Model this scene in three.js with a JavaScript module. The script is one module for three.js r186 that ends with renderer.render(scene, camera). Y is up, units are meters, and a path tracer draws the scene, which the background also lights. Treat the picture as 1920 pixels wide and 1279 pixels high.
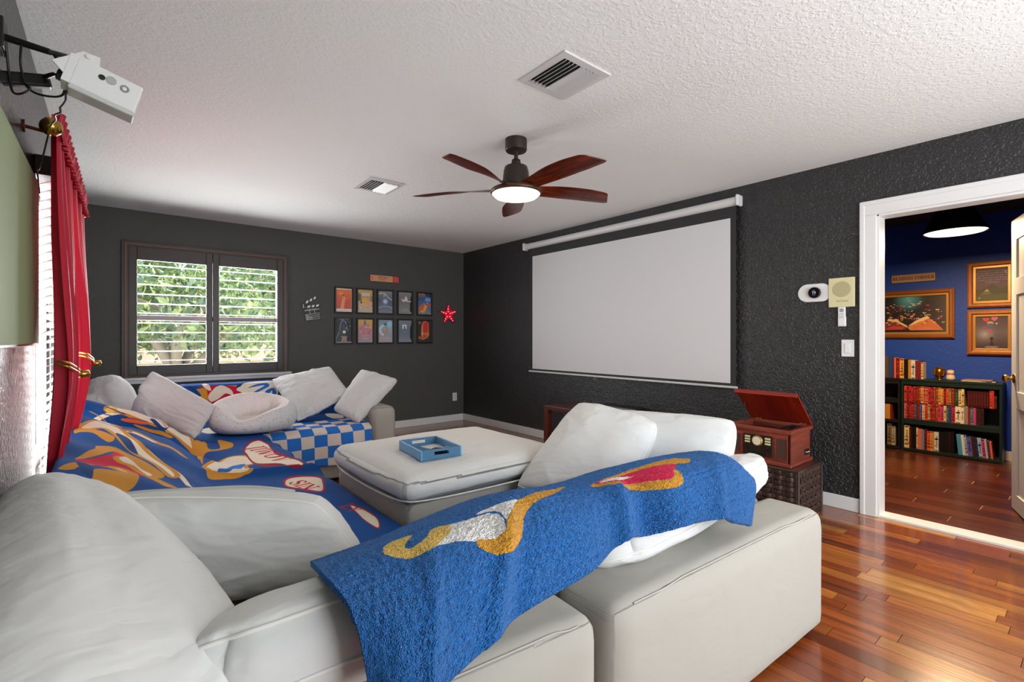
import * as THREE from 'three';
import { RoundedBoxGeometry } from 'three/addons/geometries/RoundedBoxGeometry.js';
import { mergeGeometries, mergeVertices, toCreasedNormals } from 'three/addons/utils/BufferGeometryUtils.js';
import { RectAreaLightUniformsLib } from 'three/addons/lights/RectAreaLightUniformsLib.js';

// ---------------------------------------------------------------- camera, sky, sun, area lights, exposure
const scene = new THREE.Scene();
const renderer = new THREE.WebGLRenderer({ antialias: true });
renderer.toneMapping = THREE.LinearToneMapping;
renderer.toneMappingExposure = 1.6;
renderer.shadowMap.enabled = true;
RectAreaLightUniformsLib.init();

// The room: x from the left wall (0) to the right wall (4.24), z from the far wall (0) towards the viewer, y up.
const camera = new THREE.PerspectiveCamera(70.14, 1920 / 1279, 0.05, 200);
camera.position.set(0.28, 1.204, 5.96);
camera.lookAt(0.28 + 0.6334, 1.204, 5.96 - 0.7738);
camera.setViewOffset(1920, 1279, 0, 6.5, 1920, 1279);
scene.add(camera);

scene.background = new THREE.Color(0.86, 0.93, 1.0);
scene.backgroundIntensity = 1.6;

const sun = new THREE.DirectionalLight(0xfff1dc, 6.0);
sun.position.set(11, 14, 1.2); sun.target.position.set(0, 0, 0);
sun.castShadow = true; sun.shadow.camera.left = -16; sun.shadow.camera.right = 16; sun.shadow.camera.top = 16; sun.shadow.camera.bottom = -16;
scene.add(sun, sun.target);

function daylight(x, y, z, w, h, tx, ty, tz, intensity, color) {    // daylight that comes in at a window
  const l = new THREE.RectAreaLight(color, intensity, w, h);
  l.position.set(x, y, z); l.lookAt(tx, ty, tz); scene.add(l);
}
daylight(1.08, 1.45, -0.17, 1.3, 1.1, 1.08, 1.45, 1, 16, 0xf6f9fa);        // far window
daylight(-0.17, 1.27, 2.3, 1.1, 1.5, 1, 1.27, 2.3, 9, 0xf8f8fa);          // left window
daylight(2.3, 1.25, 7.36, 2.9, 1.9, 2.3, 1.25, 0, 3.3, 0xf7f9fa);           // window behind the camera

// ---------------------------------------------------------------- helpers
function rng(seed) { let a = seed >>> 0; return () => { a = (a + 0x6d2b79f5) | 0; let t = Math.imul(a ^ (a >>> 15), 1 | a); t = (t + Math.imul(t ^ (t >>> 7), 61 | t)) ^ t; return ((t ^ (t >>> 14)) >>> 0) / 4294967296; }; }
const R0 = rng(7);
const lerp = (a, b, t) => a + (b - a) * t, clamp = (v, a = 0, b = 1) => Math.min(b, Math.max(a, v));
const sstep = (a, b, x) => { const t = clamp((x - a) / (b - a)); return t * t * (3 - 2 * t); };
const V = (x, y, z) => new THREE.Vector3(x, y, z);
const used = new Map();
function numbered(n) { const k = used.get(n) ?? 0; used.set(n, k + 1); return k ? n + '_' + String(k).padStart(3, '0') : n; }
function shadowed(m) { m.castShadow = true; m.receiveShadow = true; return m; }
function mesh(name, geo, mat, parent) {
  const m = shadowed(new THREE.Mesh(Array.isArray(geo) ? merge(geo) : geo, mat));
  m.name = parent ? partName(parent, name) : numbered(name);
  (parent ?? scene).add(m); return m;
}
function partName(p, n) { const c = (p._counts ??= {}); const k = c[n] ?? 0; c[n] = k + 1; return k ? n + '_' + String(k).padStart(3, '0') : n; }
function tag(o, label, category, group) { o.userData.label = label; o.userData.category = category; if (group) o.userData.group = group; return o; }
function thing(name, label, category, pos = [0, 0, 0], turn = 0, group) {
  const o = new THREE.Group(); o.name = numbered(name); o.position.set(...pos); o.rotation.y = turn; scene.add(o);
  return tag(o, label, category, group);
}
function struct(name, geo, mat) { const m = mesh(name, geo, mat); m.userData.kind = 'structure'; return m; }
function structGroup(name) { const o = new THREE.Group(); o.name = numbered(name); o.userData.kind = 'structure'; scene.add(o); return o; }
function merge(list) {
  const plain = list.map((g) => { let q = g.index ? g.toNonIndexed() : g.clone(); for (const k of Object.keys(q.attributes)) if (!['position', 'normal', 'uv'].includes(k)) q.deleteAttribute(k); q.morphAttributes = {}; return q; });
  return mergeGeometries(plain, false);
}
function box(x0, x1, y0, y1, z0, z1) {           // plain box, uv in metres
  const g = new THREE.BoxGeometry(x1 - x0, y1 - y0, z1 - z0); g.translate((x0 + x1) / 2, (y0 + y1) / 2, (z0 + z1) / 2); return metricUV(g);
}
function rbox(x0, x1, y0, y1, z0, z1, r = 0.004, seg = 2) {
  const w = x1 - x0, h = y1 - y0, d = z1 - z0;
  const g = new RoundedBoxGeometry(w, h, d, seg, Math.min(r, w / 2.01, h / 2.01, d / 2.01)); g.translate((x0 + x1) / 2, (y0 + y1) / 2, (z0 + z1) / 2); return metricUV(g);
}
function metricUV(g, ox = 0, oy = 0) {           // box projection in metres
  const p = g.attributes.position, n = g.attributes.normal, uv = new Float32Array(p.count * 2);
  for (let i = 0; i < p.count; i++) {
    const ax = Math.abs(n.getX(i)), ay = Math.abs(n.getY(i)), az = Math.abs(n.getZ(i));
    let u, v; if (ax >= ay && ax >= az) { u = p.getZ(i); v = p.getY(i); } else if (ay >= az) { u = p.getX(i); v = p.getZ(i); } else { u = p.getX(i); v = p.getY(i); }
    uv[2 * i] = u + ox; uv[2 * i + 1] = v + oy;
  }
  g.setAttribute('uv', new THREE.BufferAttribute(uv, 2)); return g;
}
function cyl(a, b, r0, r1 = r0, seg = 16, open = false) { // cylinder between two points
  const d = b.clone().sub(a), g = new THREE.CylinderGeometry(r1, r0, d.length(), seg, 1, open);
  g.applyQuaternion(new THREE.Quaternion().setFromUnitVectors(V(0, 1, 0), d.clone().normalize())); g.translate((a.x + b.x) / 2, (a.y + b.y) / 2, (a.z + b.z) / 2); return g;
}
function tube(pts, r, seg = 40, rad = 8, closed = false) { return new THREE.TubeGeometry(new THREE.CatmullRomCurve3(pts.map((p) => p.isVector3 ? p : V(...p)), closed, 'centripetal'), seg, r, rad, closed); }
function lathe(pts, seg = 32) { return new THREE.LatheGeometry(pts.map((p) => new THREE.Vector2(p[0], p[1])), seg); }
function extrude(shape, depth, bevel = 0, curve = 12) { return new THREE.ExtrudeGeometry(shape, { depth, bevelEnabled: bevel > 0, bevelSize: bevel, bevelThickness: bevel, bevelSegments: 2, curveSegments: curve }); }
function poly(pts) { const s = new THREE.Shape(); pts.forEach((p, i) => i ? s.lineTo(p[0], p[1]) : s.moveTo(p[0], p[1])); s.closePath(); return s; }
function rectShape(x0, y0, x1, y1, holes = []) { const s = poly([[x0, y0], [x1, y0], [x1, y1], [x0, y1]]); for (const h of holes) s.holes.push(poly([[h[0], h[1]], [h[0], h[3]], [h[2], h[3]], [h[2], h[1]]])); return s; }

// noise
function hash2(x, y, s) { let h = Math.imul(x, 374761393) ^ Math.imul(y, 668265263) ^ Math.imul(s, 2246822519); h = Math.imul(h ^ (h >>> 13), 1274126177); return ((h ^ (h >>> 16)) >>> 0) / 4294967296; }
function vnoise(x, y, px, py, s) {               // value noise that repeats every px, py cells
  const xi = Math.floor(x), yi = Math.floor(y), fx = x - xi, fy = y - yi, u = fx * fx * (3 - 2 * fx), v = fy * fy * (3 - 2 * fy);
  const m = (a, n) => ((a % n) + n) % n, h = (i, j) => hash2(m(i, px), m(j, py), s);
  return lerp(lerp(h(xi, yi), h(xi + 1, yi), u), lerp(h(xi, yi + 1), h(xi + 1, yi + 1), u), v);
}
function fbm(u, v, nu, nv, s, oct = 4) { let a = 0, w = 0.5, t = 0; for (let o = 0; o < oct; o++) { a += w * vnoise(u * nu, v * nv, nu, nv, s + o); t += w; w *= 0.5; nu *= 2; nv *= 2; } return a / t; }
const noise3 = (x, y, z, s = 1) => { const a = vnoise(x, y, 4096, 4096, s), b = vnoise(y + 31.7, z + 11.3, 4096, 4096, s + 9), c = vnoise(z + 71.1, x + 5.9, 4096, 4096, s + 17); return (a + b + c) / 3 * 2 - 1; };
function dataTex(w, h, fn, srgb, repeat = [1, 1]) {
  const d = new Uint8Array(w * h * 4);
  for (let j = 0; j < h; j++) for (let i = 0; i < w; i++) { const c = fn(i / w, j / h), k = 4 * (j * w + i); if (typeof c === 'number') d[k] = d[k + 1] = d[k + 2] = clamp(c) * 255; else { d[k] = clamp(c[0]) * 255; d[k + 1] = clamp(c[1]) * 255; d[k + 2] = clamp(c[2]) * 255; } d[k + 3] = 255; }
  const t = new THREE.DataTexture(d, w, h, THREE.RGBAFormat); t.magFilter = THREE.LinearFilter; t.minFilter = THREE.LinearMipmapLinearFilter; t.generateMipmaps = true;
  t.wrapS = t.wrapT = THREE.RepeatWrapping; t.repeat.set(...repeat); if (srgb) t.colorSpace = THREE.SRGBColorSpace; t.needsUpdate = true; return t;
}
function canvasTex(w, h, draw) {
  const c = document.createElement('canvas'); c.width = w; c.height = h; const x = c.getContext('2d'); draw(x, w, h);
  const t = new THREE.CanvasTexture(c); t.colorSpace = THREE.SRGBColorSpace; t.anisotropy = 8; return t;
}
const again = (t, u, v) => { const c = t.clone(); c.repeat.set(u, v); c.needsUpdate = true; return c; };
function mat(color, roughness = 0.6, more = {}) { return new THREE.MeshPhysicalMaterial({ color, roughness, ...more }); }

// shared textures
const peelTex = dataTex(512, 512, (u, v) => { const a = fbm(u, v, 30, 30, 3, 2), b = fbm(u, v, 64, 64, 8, 2); return sstep(0.38, 0.68, a) * 0.7 + b * 0.3; });
const knockTex = dataTex(512, 512, (u, v) => { const w = fbm(u, v, 12, 12, 21, 2) * 1.2, a = fbm(u + w * 0.02, v, 28, 36, 5, 3), b = fbm(u, v, 70, 70, 6, 2); return sstep(0.42, 0.62, a) * 0.7 + b * 0.3; });
const linenTex = dataTex(256, 256, (u, v) => 0.5 + 0.22 * Math.sin(u * 256 * Math.PI / 2) * Math.sin(v * 256 * Math.PI / 2) + 0.35 * (fbm(u, v, 32, 32, 12, 3) - 0.5));
const grainTex = dataTex(512, 512, (u, v) => {    // grain runs along u, light values to be tinted
  const w = fbm(u, v, 3, 6, 31, 3), ring = Math.sin((v * 26 + w * 9) * Math.PI) * 0.5 + 0.5, fine = fbm(u, v, 6, 120, 33, 3), mid = fbm(u, v, 2, 22, 35, 3);
  const t = 0.76 + 0.08 * ring * mid * 1.4 + 0.2 * (fine - 0.5) + 0.3 * (mid - 0.5); return [t + 0.04, t, t - 0.03];
}, true);
const pileTex = dataTex(512, 512, (u, v) => { const a = vnoise(u * 110, v * 110, 110, 110, 41), b = vnoise(u * 210, v * 210, 210, 210, 43); return 0.15 + 0.6 * a * a + 0.35 * b; });
// ---------------------------------------------------------------- setting
const M = {};
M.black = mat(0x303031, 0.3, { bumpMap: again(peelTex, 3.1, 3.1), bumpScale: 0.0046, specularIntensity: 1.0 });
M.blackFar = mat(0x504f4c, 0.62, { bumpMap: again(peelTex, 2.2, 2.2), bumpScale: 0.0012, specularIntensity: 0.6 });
M.ceiling = mat(0xf2f3f0, 0.95, { bumpMap: again(knockTex, 2.4, 2.4), bumpScale: 0.0013, specularIntensity: 0.2 });
M.white = mat(0xe9e9e8, 0.38);
M.trimWhite = mat(0xe4e4e3, 0.35);
M.brown = mat(0x2e2019, 0.4);
M.brownEdge = mat(0x5b3d2a, 0.4);
M.plain = mat(0xcfcac2, 0.8);
M.darkBase = mat(0x2b150b, 0.7);
M.glass = mat(0xffffff, 0.0, { transmission: 1, thickness: 0, ior: 1.45, specularIntensity: 0.12 });
M.brass = mat(0xc79a45, 0.25, { metalness: 1 });
M.chrome = mat(0xbfbfbf, 0.2, { metalness: 1 });
M.blackPlastic = mat(0x141414, 0.4);
M.whitePlastic = mat(0xe6e6e4, 0.35);

const H = 2.44, RW = 4.24, LZ = 7.2, T = 0.12;
// walls with openings
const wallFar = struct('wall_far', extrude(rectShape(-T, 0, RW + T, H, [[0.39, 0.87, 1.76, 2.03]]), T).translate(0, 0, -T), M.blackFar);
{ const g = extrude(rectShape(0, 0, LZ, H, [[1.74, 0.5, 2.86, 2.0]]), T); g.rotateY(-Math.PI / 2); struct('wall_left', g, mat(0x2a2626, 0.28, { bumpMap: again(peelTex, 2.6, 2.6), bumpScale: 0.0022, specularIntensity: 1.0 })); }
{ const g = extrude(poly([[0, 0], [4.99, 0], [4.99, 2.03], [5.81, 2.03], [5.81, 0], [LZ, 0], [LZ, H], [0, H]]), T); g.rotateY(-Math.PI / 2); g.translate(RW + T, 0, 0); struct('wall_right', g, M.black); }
struct('wall_back', extrude(rectShape(-T, 0, RW + T, H, [[0.85, 0.25, 3.75, 2.25]]), T).translate(0, 0, LZ), M.plain);
struct('ceiling', box(-T - 0.6, RW + T, H, H + 0.15, -0.45, LZ + 0.6), M.ceiling);
// reading room shell
M.blue = mat(0x1c48ac, 0.55, { bumpMap: again(peelTex, 2.2, 2.2), bumpScale: 0.0008 });
M.darkCeil = mat(0x2a2827, 0.8, { bumpMap: again(knockTex, 1.6, 1.6), bumpScale: 0.002 });
const X2 = 7.03;
struct('wall_reading_far', box(X2, X2 + T, 0, H, 2.2, 6.9), M.blue);
struct('wall_reading_left', box(RW + T, X2 + T, 0, H, 2.08, 2.2), M.blue);
struct('wall_reading_right', box(RW + T, X2 + T, 0, H, 6.9, 7.02), M.blue);
struct('ceiling_reading', box(RW + T, X2 + T, H, H + 0.15, 2.08, 7.02), M.darkCeil);

// floors: a sub-floor each and boards that are parts of it
const floor = struct('floor', box(-T, RW + T * 0.5, -0.12, -0.016, -T, LZ + T), M.darkBase);
{
  const tones = [0xa04e18, 0xae5c20, 0xbc6e2a, 0x8e400f, 0xd49548, 0xa6541a, 0x7c3812, 0xb0621f, 0x984a0f, 0xa25218, 0x924212, 0xc07830].map((c) => mat(c, 0.22, { map: again(grainTex, 0.9, 1.3), roughness: 0.25, clearcoat: 0.6, clearcoatRoughness: 0.1, bumpMap: again(grainTex, 0.9, 1.3), bumpScale: 0.0004 }));
  const r = rng(11), w = 0.0825, shapes = new Map(), far = [];
  const plank = (len, ofs) => { const k = len.toFixed(1) + ofs; if (!shapes.has(k)) { const g = new THREE.BoxGeometry(w - 0.0016, 0.016, len - 0.002); metricUV(g); const uv = g.attributes.uv; for (let i = 0; i < uv.count; i++) { const u = uv.getX(i), v = uv.getY(i); uv.setXY(i, v * 1 + ofs * 0.37, u + ofs * 0.29); } shapes.set(k, g); } return shapes.get(k); };
  let n = 0;
  for (let i = 0; i * w < RW; i++) {
    const x = RW - w * (i + 0.5); let z = -r() * 0.8;
    while (z < LZ) {
      const len = [0.5, 0.8, 1.1, 1.4, 0.6][Math.floor(r() * 5)], z1 = z + len, ofs = Math.floor(r() * 5), tone = Math.floor(r() * tones.length);
      const c0 = Math.max(z, 0), c1 = Math.min(z1, LZ);
      if (c1 - c0 > 0.02) {
        const seen = (x > 2.2 && c1 > 4.5 && c0 < 6.4 && x > 2.0) || (x > 1.8 && c0 < 3.6);
        const g = c0 === z && c1 === z1 ? plank(len, ofs) : (() => { const q = new THREE.BoxGeometry(w - 0.0016, 0.016, c1 - c0 - 0.002); return metricUV(q); })();
        if (seen && n < 300) { const m = mesh('plank', g, tones[tone], floor); m.position.set(x, -0.008, (c0 + c1) / 2); n++; }
        else { const q = g.clone(); q.translate(x, -0.008, (c0 + c1) / 2); far.push(q); }
      }
      z = z1;
    }
  }
  const rest = mesh('boards', far, tones[1], floor); rest.userData.kind = 'stuff';
}
const floor2 = struct('floor_reading', box(RW + T * 0.5, X2 + T, -0.12, -0.006, 2.08, 7.02), mat(0xc49a70, 0.6));
{
  const tones = [0x68301a, 0x743a20, 0x5a2814, 0x7e4224].map((c) => mat(c, 0.3, { map: again(grainTex, 0.7, 1.1), clearcoat: 0.25, clearcoatRoughness: 0.2 }));
  const w = 0.152, L = 0.92, r = rng(5), far = [];
  for (let i = 0; i < 18; i++) {
    const x = RW + T + 0.03 + w * (i + 0.5) - 0.03; if (x + w / 2 > X2) continue;
    for (let k = -1; k < 6; k++) {
      let a = 2.2 + k * L + ((i * 0.37) % 1) * L, b = a + L; a = Math.max(a, 2.2); b = Math.min(b, 6.9); if (b - a < 0.03) continue;
      const g = new THREE.BoxGeometry(w - 0.0025, 0.006, b - a - 0.006); metricUV(g); const uv = g.attributes.uv, o = r() * 3; for (let q = 0; q < uv.count; q++) { const u = uv.getX(q); uv.setXY(q, uv.getY(q) + o, u + o * 0.7); }
      const m = mesh('tile', g, tones[Math.floor(r() * 4)], floor2); m.position.set(x, -0.003, (a + b) / 2);
    }
  }
}
struct('threshold', rbox(RW + 0.0, RW + T + 0.01, -0.004, 0.014, 4.99, 5.81, 0.005), mat(0xe3e0da, 0.5));

// baseboards
struct('baseboard_far', [rbox(0, RW - 0.014, 0, 0.095, 0, 0.014, 0.005)], M.trimWhite);
struct('baseboard_right', [rbox(RW - 0.014, RW, 0, 0.095, 0, 4.9, 0.005)], M.trimWhite);
struct('baseboard_right', [rbox(RW - 0.014, RW, 0, 0.095, 5.9, LZ, 0.005)], M.trimWhite);
struct('baseboard_left', [rbox(0, 0.014, 0, 0.095, 0.015, LZ, 0.005)], M.trimWhite);
struct('baseboard_reading', [rbox(X2 - 0.014, X2, 0, 0.095, 2.2, 6.9, 0.005)], M.trimWhite);

// doorway: casing, jamb, and the open panelled door
{
  const o = structGroup('door_1');
  mesh('casing', [rbox(RW - 0.02, RW + 0.0, 0, 2.03, 4.9, 4.99, 0.006), rbox(RW - 0.026, RW, 0, 2.1, 4.895, 4.925, 0.006)], M.trimWhite, o);
  mesh('casing', [rbox(RW - 0.02, RW + 0.0, 0, 2.03, 5.81, 5.9, 0.006)], M.trimWhite, o);
  mesh('casing', [rbox(RW - 0.02, RW + 0.0, 2.03, 2.12, 4.9, 5.9, 0.006), rbox(RW - 0.026, RW, 2.095, 2.125, 4.895, 5.905, 0.006)], M.trimWhite, o);
  mesh('jamb', [rbox(RW - 0.004, RW + T + 0.004, 0, 2.03, 4.985, 5.003, 0.003)], M.trimWhite, o);
  mesh('jamb', [rbox(RW - 0.004, RW + T + 0.004, 0, 2.03, 5.797, 5.815, 0.003)], M.trimWhite, o);
  mesh('jamb', [rbox(RW - 0.004, RW + T + 0.004, 2.015, 2.034, 4.985, 5.815, 0.003)], M.trimWhite, o);
}
{
  const d = structGroup('door_2'); d.position.set(RW + T + 0.02, 0, 5.795); d.rotation.y = Math.atan2(0.245, 0.83);
  const W = 0.83, W0 = 0.008, pan = [[0.11, 0.12, 0.385, 0.72], [0.445, 0.12, 0.72, 0.72], [0.11, 0.83, 0.385, 1.5], [0.445, 0.83, 0.72, 1.5], [0.11, 1.61, 0.385, 1.88], [0.445, 1.61, 0.72, 1.88]];
  mesh('door_leaf', extrude(rectShape(0, 0.012, W, 2.02, pan), 0.036, 0.002).translate(0, 0, -0.018), M.white, d);
  for (const p of pan) mesh('panel', rbox(p[0] - 0.005, p[2] + 0.005, p[1] - 0.005, p[3] + 0.005, -0.011, 0.011, 0.008), M.white, d);
  for (const s of [-1, 1]) {
    const k = mesh('knob', lathe([[0.0, 0.062], [0.018, 0.06], [0.026, 0.048], [0.025, 0.038], [0.012, 0.026], [0.011, 0.008], [0.03, 0.006], [0.032, 0.0]].reverse(), 24).rotateX(s * Math.PI / 2), M.brass, d);
    k.position.set(W - 0.065, 0.92, s * 0.02);
  }
}

// far window: casing, glass, sash rail, two louvred shutter panels, white sill
{
  const o = structGroup('window_1');
  const z0 = 0.0, A = [0.334, 0.815, 1.815, 2.134];
  mesh('casing', [extrude(rectShape(A[0], A[1], A[2], A[3], [[0.385, 0.84, 1.765, 2.085]]), 0.028, 0.003).translate(0, 0, z0)], M.brown, o);
  mesh('casing_bead', [extrude(rectShape(A[0] + 0.022, A[1], A[2] - 0.022, A[3] - 0.022, [[A[0] + 0.036, A[1] + 0.004, A[2] - 0.036, A[3] - 0.036]]), 0.008, 0.003).translate(0, 0, 0.03)], M.brownEdge, o);
  mesh('pane', box(0.39, 1.76, 0.87, 2.03, -0.085, -0.081), M.glass, o);
  mesh('sash_rail', [rbox(0.39, 1.76, 1.375, 1.425, -0.1, -0.06, 0.005)], mat(0xa9a0a6, 0.5), o);
  mesh('sash_frame', extrude(rectShape(0.39, 0.87, 1.76, 2.03, [[0.42, 0.9, 1.72, 2.0]]), 0.03).translate(0, 0, -0.1), mat(0xd5d8d8, 0.5), o);
  for (const [x0, x1, h0, h1] of [[0.385, 1.079, 0.45, 1.021], [1.079, 1.765, 1.137, 1.704]]) {
    const p = new THREE.Group(); p.name = partName(o, 'shutter'); o.add(p); p.position.z = 0.004;
    mesh('stile', rbox(x0, h0, 0.84, 2.085, 0, 0.03, 0.004), M.brown, p);
    mesh('stile', rbox(h1, x1 - 0.002, 0.84, 2.085, 0, 0.03, 0.004), M.brown, p);
    mesh('rail', rbox(h0, h1, 0.84, 0.932, 0, 0.03, 0.004), M.brown, p);
    mesh('rail', rbox(h0, h1, 1.958, 2.085, 0, 0.03, 0.004), M.brown, p);
    const lou = new THREE.CylinderGeometry(1, 1, h1 - h0 - 0.004, 12, 1); lou.rotateZ(Math.PI / 2); lou.scale(1, 0.0045, 0.03); lou.computeVertexNormals();
    for (let k = 0; k < 11; k++) { const m = mesh('slat', lou, mat0('louver', 0x3a2a22, 0.45), p); m.position.set((h0 + h1) / 2, 0.975 + k * 0.0935, 0.015); m.rotation.x = -0.04; }
    mesh('knob', new THREE.SphereGeometry(0.008, 12, 8).translate(x0 < 1 ? x1 - 0.012 : x0 + 0.012, 0.86, 0.036), M.chrome, p);
  }
  struct('sill_1', [rbox(0.3, 1.85, 0.755, 0.812, 0, 0.05, 0.006), rbox(0.3, 1.85, 0.79, 0.815, 0, 0.075, 0.006)], M.trimWhite);
}
function mat0(key, ...a) { return (M[key] ??= mat(...a)); }

// left window: reveal, glass, white slatted blind with dark valance
{
  const o = structGroup('window_2');
  mesh('sash_frame', [...[[1.74, 1.79], [2.81, 2.86]].map((q) => box(-0.09, -0.05, 0.5, 2.0, ...q)), box(-0.09, -0.05, 0.5, 0.55, 1.79, 2.81), box(-0.09, -0.05, 1.95, 2.0, 1.79, 2.81), box(-0.09, -0.05, 1.22, 1.27, 1.79, 2.81)], M.white, o);
  mesh('pane', box(-0.072, -0.068, 0.55, 1.95, 1.79, 2.81), M.glass, o);
  const b = thing('window_blind', 'white horizontal slat blind with dark red wood valance on the left window', 'blind');
  mesh('valance', rbox(0.0, 0.075, 1.94, 2.03, 1.66, 2.92, 0.006), mat(0x2c100d, 0.3), b);
  const s = new THREE.BoxGeometry(0.05, 0.003, 1.16); s.rotateZ(0.5);
  for (let k = 0; k < 36; k++) mesh('slat', s, mat0('slat', 0xf0eeea, 0.4, { transmission: 0.25, thickness: 0 }), b).position.set(0.034, 0.5 + k * 0.0405, 2.29);
  mesh('bottom_rail', rbox(0.01, 0.06, 0.46, 0.485, 1.71, 2.87, 0.005), M.white, b);
  for (const z of [1.85, 2.29, 2.73]) mesh('ladder_cord', [cyl(V(0.008, 0.48, z), V(0.008, 1.95, z), 0.0015, 0.0015, 6), cyl(V(0.06, 0.48, z), V(0.06, 1.95, z), 0.0015, 0.0015, 6)], M.white, b);
  mesh('tilt_wand', cyl(V(0.07, 1.94, 2.74), V(0.072, 1.35, 2.74), 0.005, 0.005, 10), mat(0x5a1618, 0.3), b);
}
// window behind the camera
{
  const o = structGroup('window_3');
  mesh('sash_frame', extrude(rectShape(0.85, 0.25, 3.75, 2.25, [[0.91, 0.31, 2.26, 2.19], [2.34, 0.31, 3.69, 2.19]]), 0.05).translate(0, 0, LZ + 0.03), M.white, o);
  mesh('pane', box(0.9, 3.7, 0.3, 2.2, LZ + 0.05, LZ + 0.055), M.glass, o);
}
// ---------------------------------------------------------------- on the far wall
function print(name, w, h, px, draw, parent, roughness = 0.45) {          // a flat print, w x h metres, facing +z
  const g = new THREE.BoxGeometry(w, h, 0.002), t = canvasTex(Math.round(w * px), Math.round(h * px), draw);
  const side = mat0('paperEdge', 0xd8d5cc, 0.8);
  const m = mesh(name, g, [side, side, side, side, mat(0xffffff, roughness, { map: t }), side], parent);
  return m;
}
function frameShape(w, h, b, d, bev = 0.003) { return extrude(rectShape(-w / 2, -h / 2, w / 2, h / 2, [[-w / 2 + b, -h / 2 + b, w / 2 - b, h / 2 - b]]), d - bev, bev).translate(0, 0, bev); }
const blob = (c, x, y, rx, ry, col, rot = 0) => { c.fillStyle = col; c.beginPath(); c.ellipse(x, y, rx, ry, rot, 0, 7); c.fill(); };
const grad = (c, w, h, stops) => { const g = c.createLinearGradient(0, 0, 0, h); stops.forEach(([t, k]) => g.addColorStop(t, k)); c.fillStyle = g; c.fillRect(0, 0, w, h); };
const path = (c, pts, col, stroke) => { c.beginPath(); pts.forEach((p, i) => i ? c.lineTo(p[0], p[1]) : c.moveTo(p[0], p[1])); if (stroke) { c.strokeStyle = col; c.lineWidth = stroke; c.lineJoin = c.lineCap = 'round'; c.stroke(); } else { c.closePath(); c.fillStyle = col; c.fill(); } };
const lines = (c, x0, x1, y0, n, dy, col, th, r) => { for (let i = 0; i < n; i++) { c.fillStyle = col; const k = r() * 0.25 * (x1 - x0); c.fillRect(x0 + k, y0 + i * dy, x1 - x0 - 2 * k, th); } };
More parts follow.
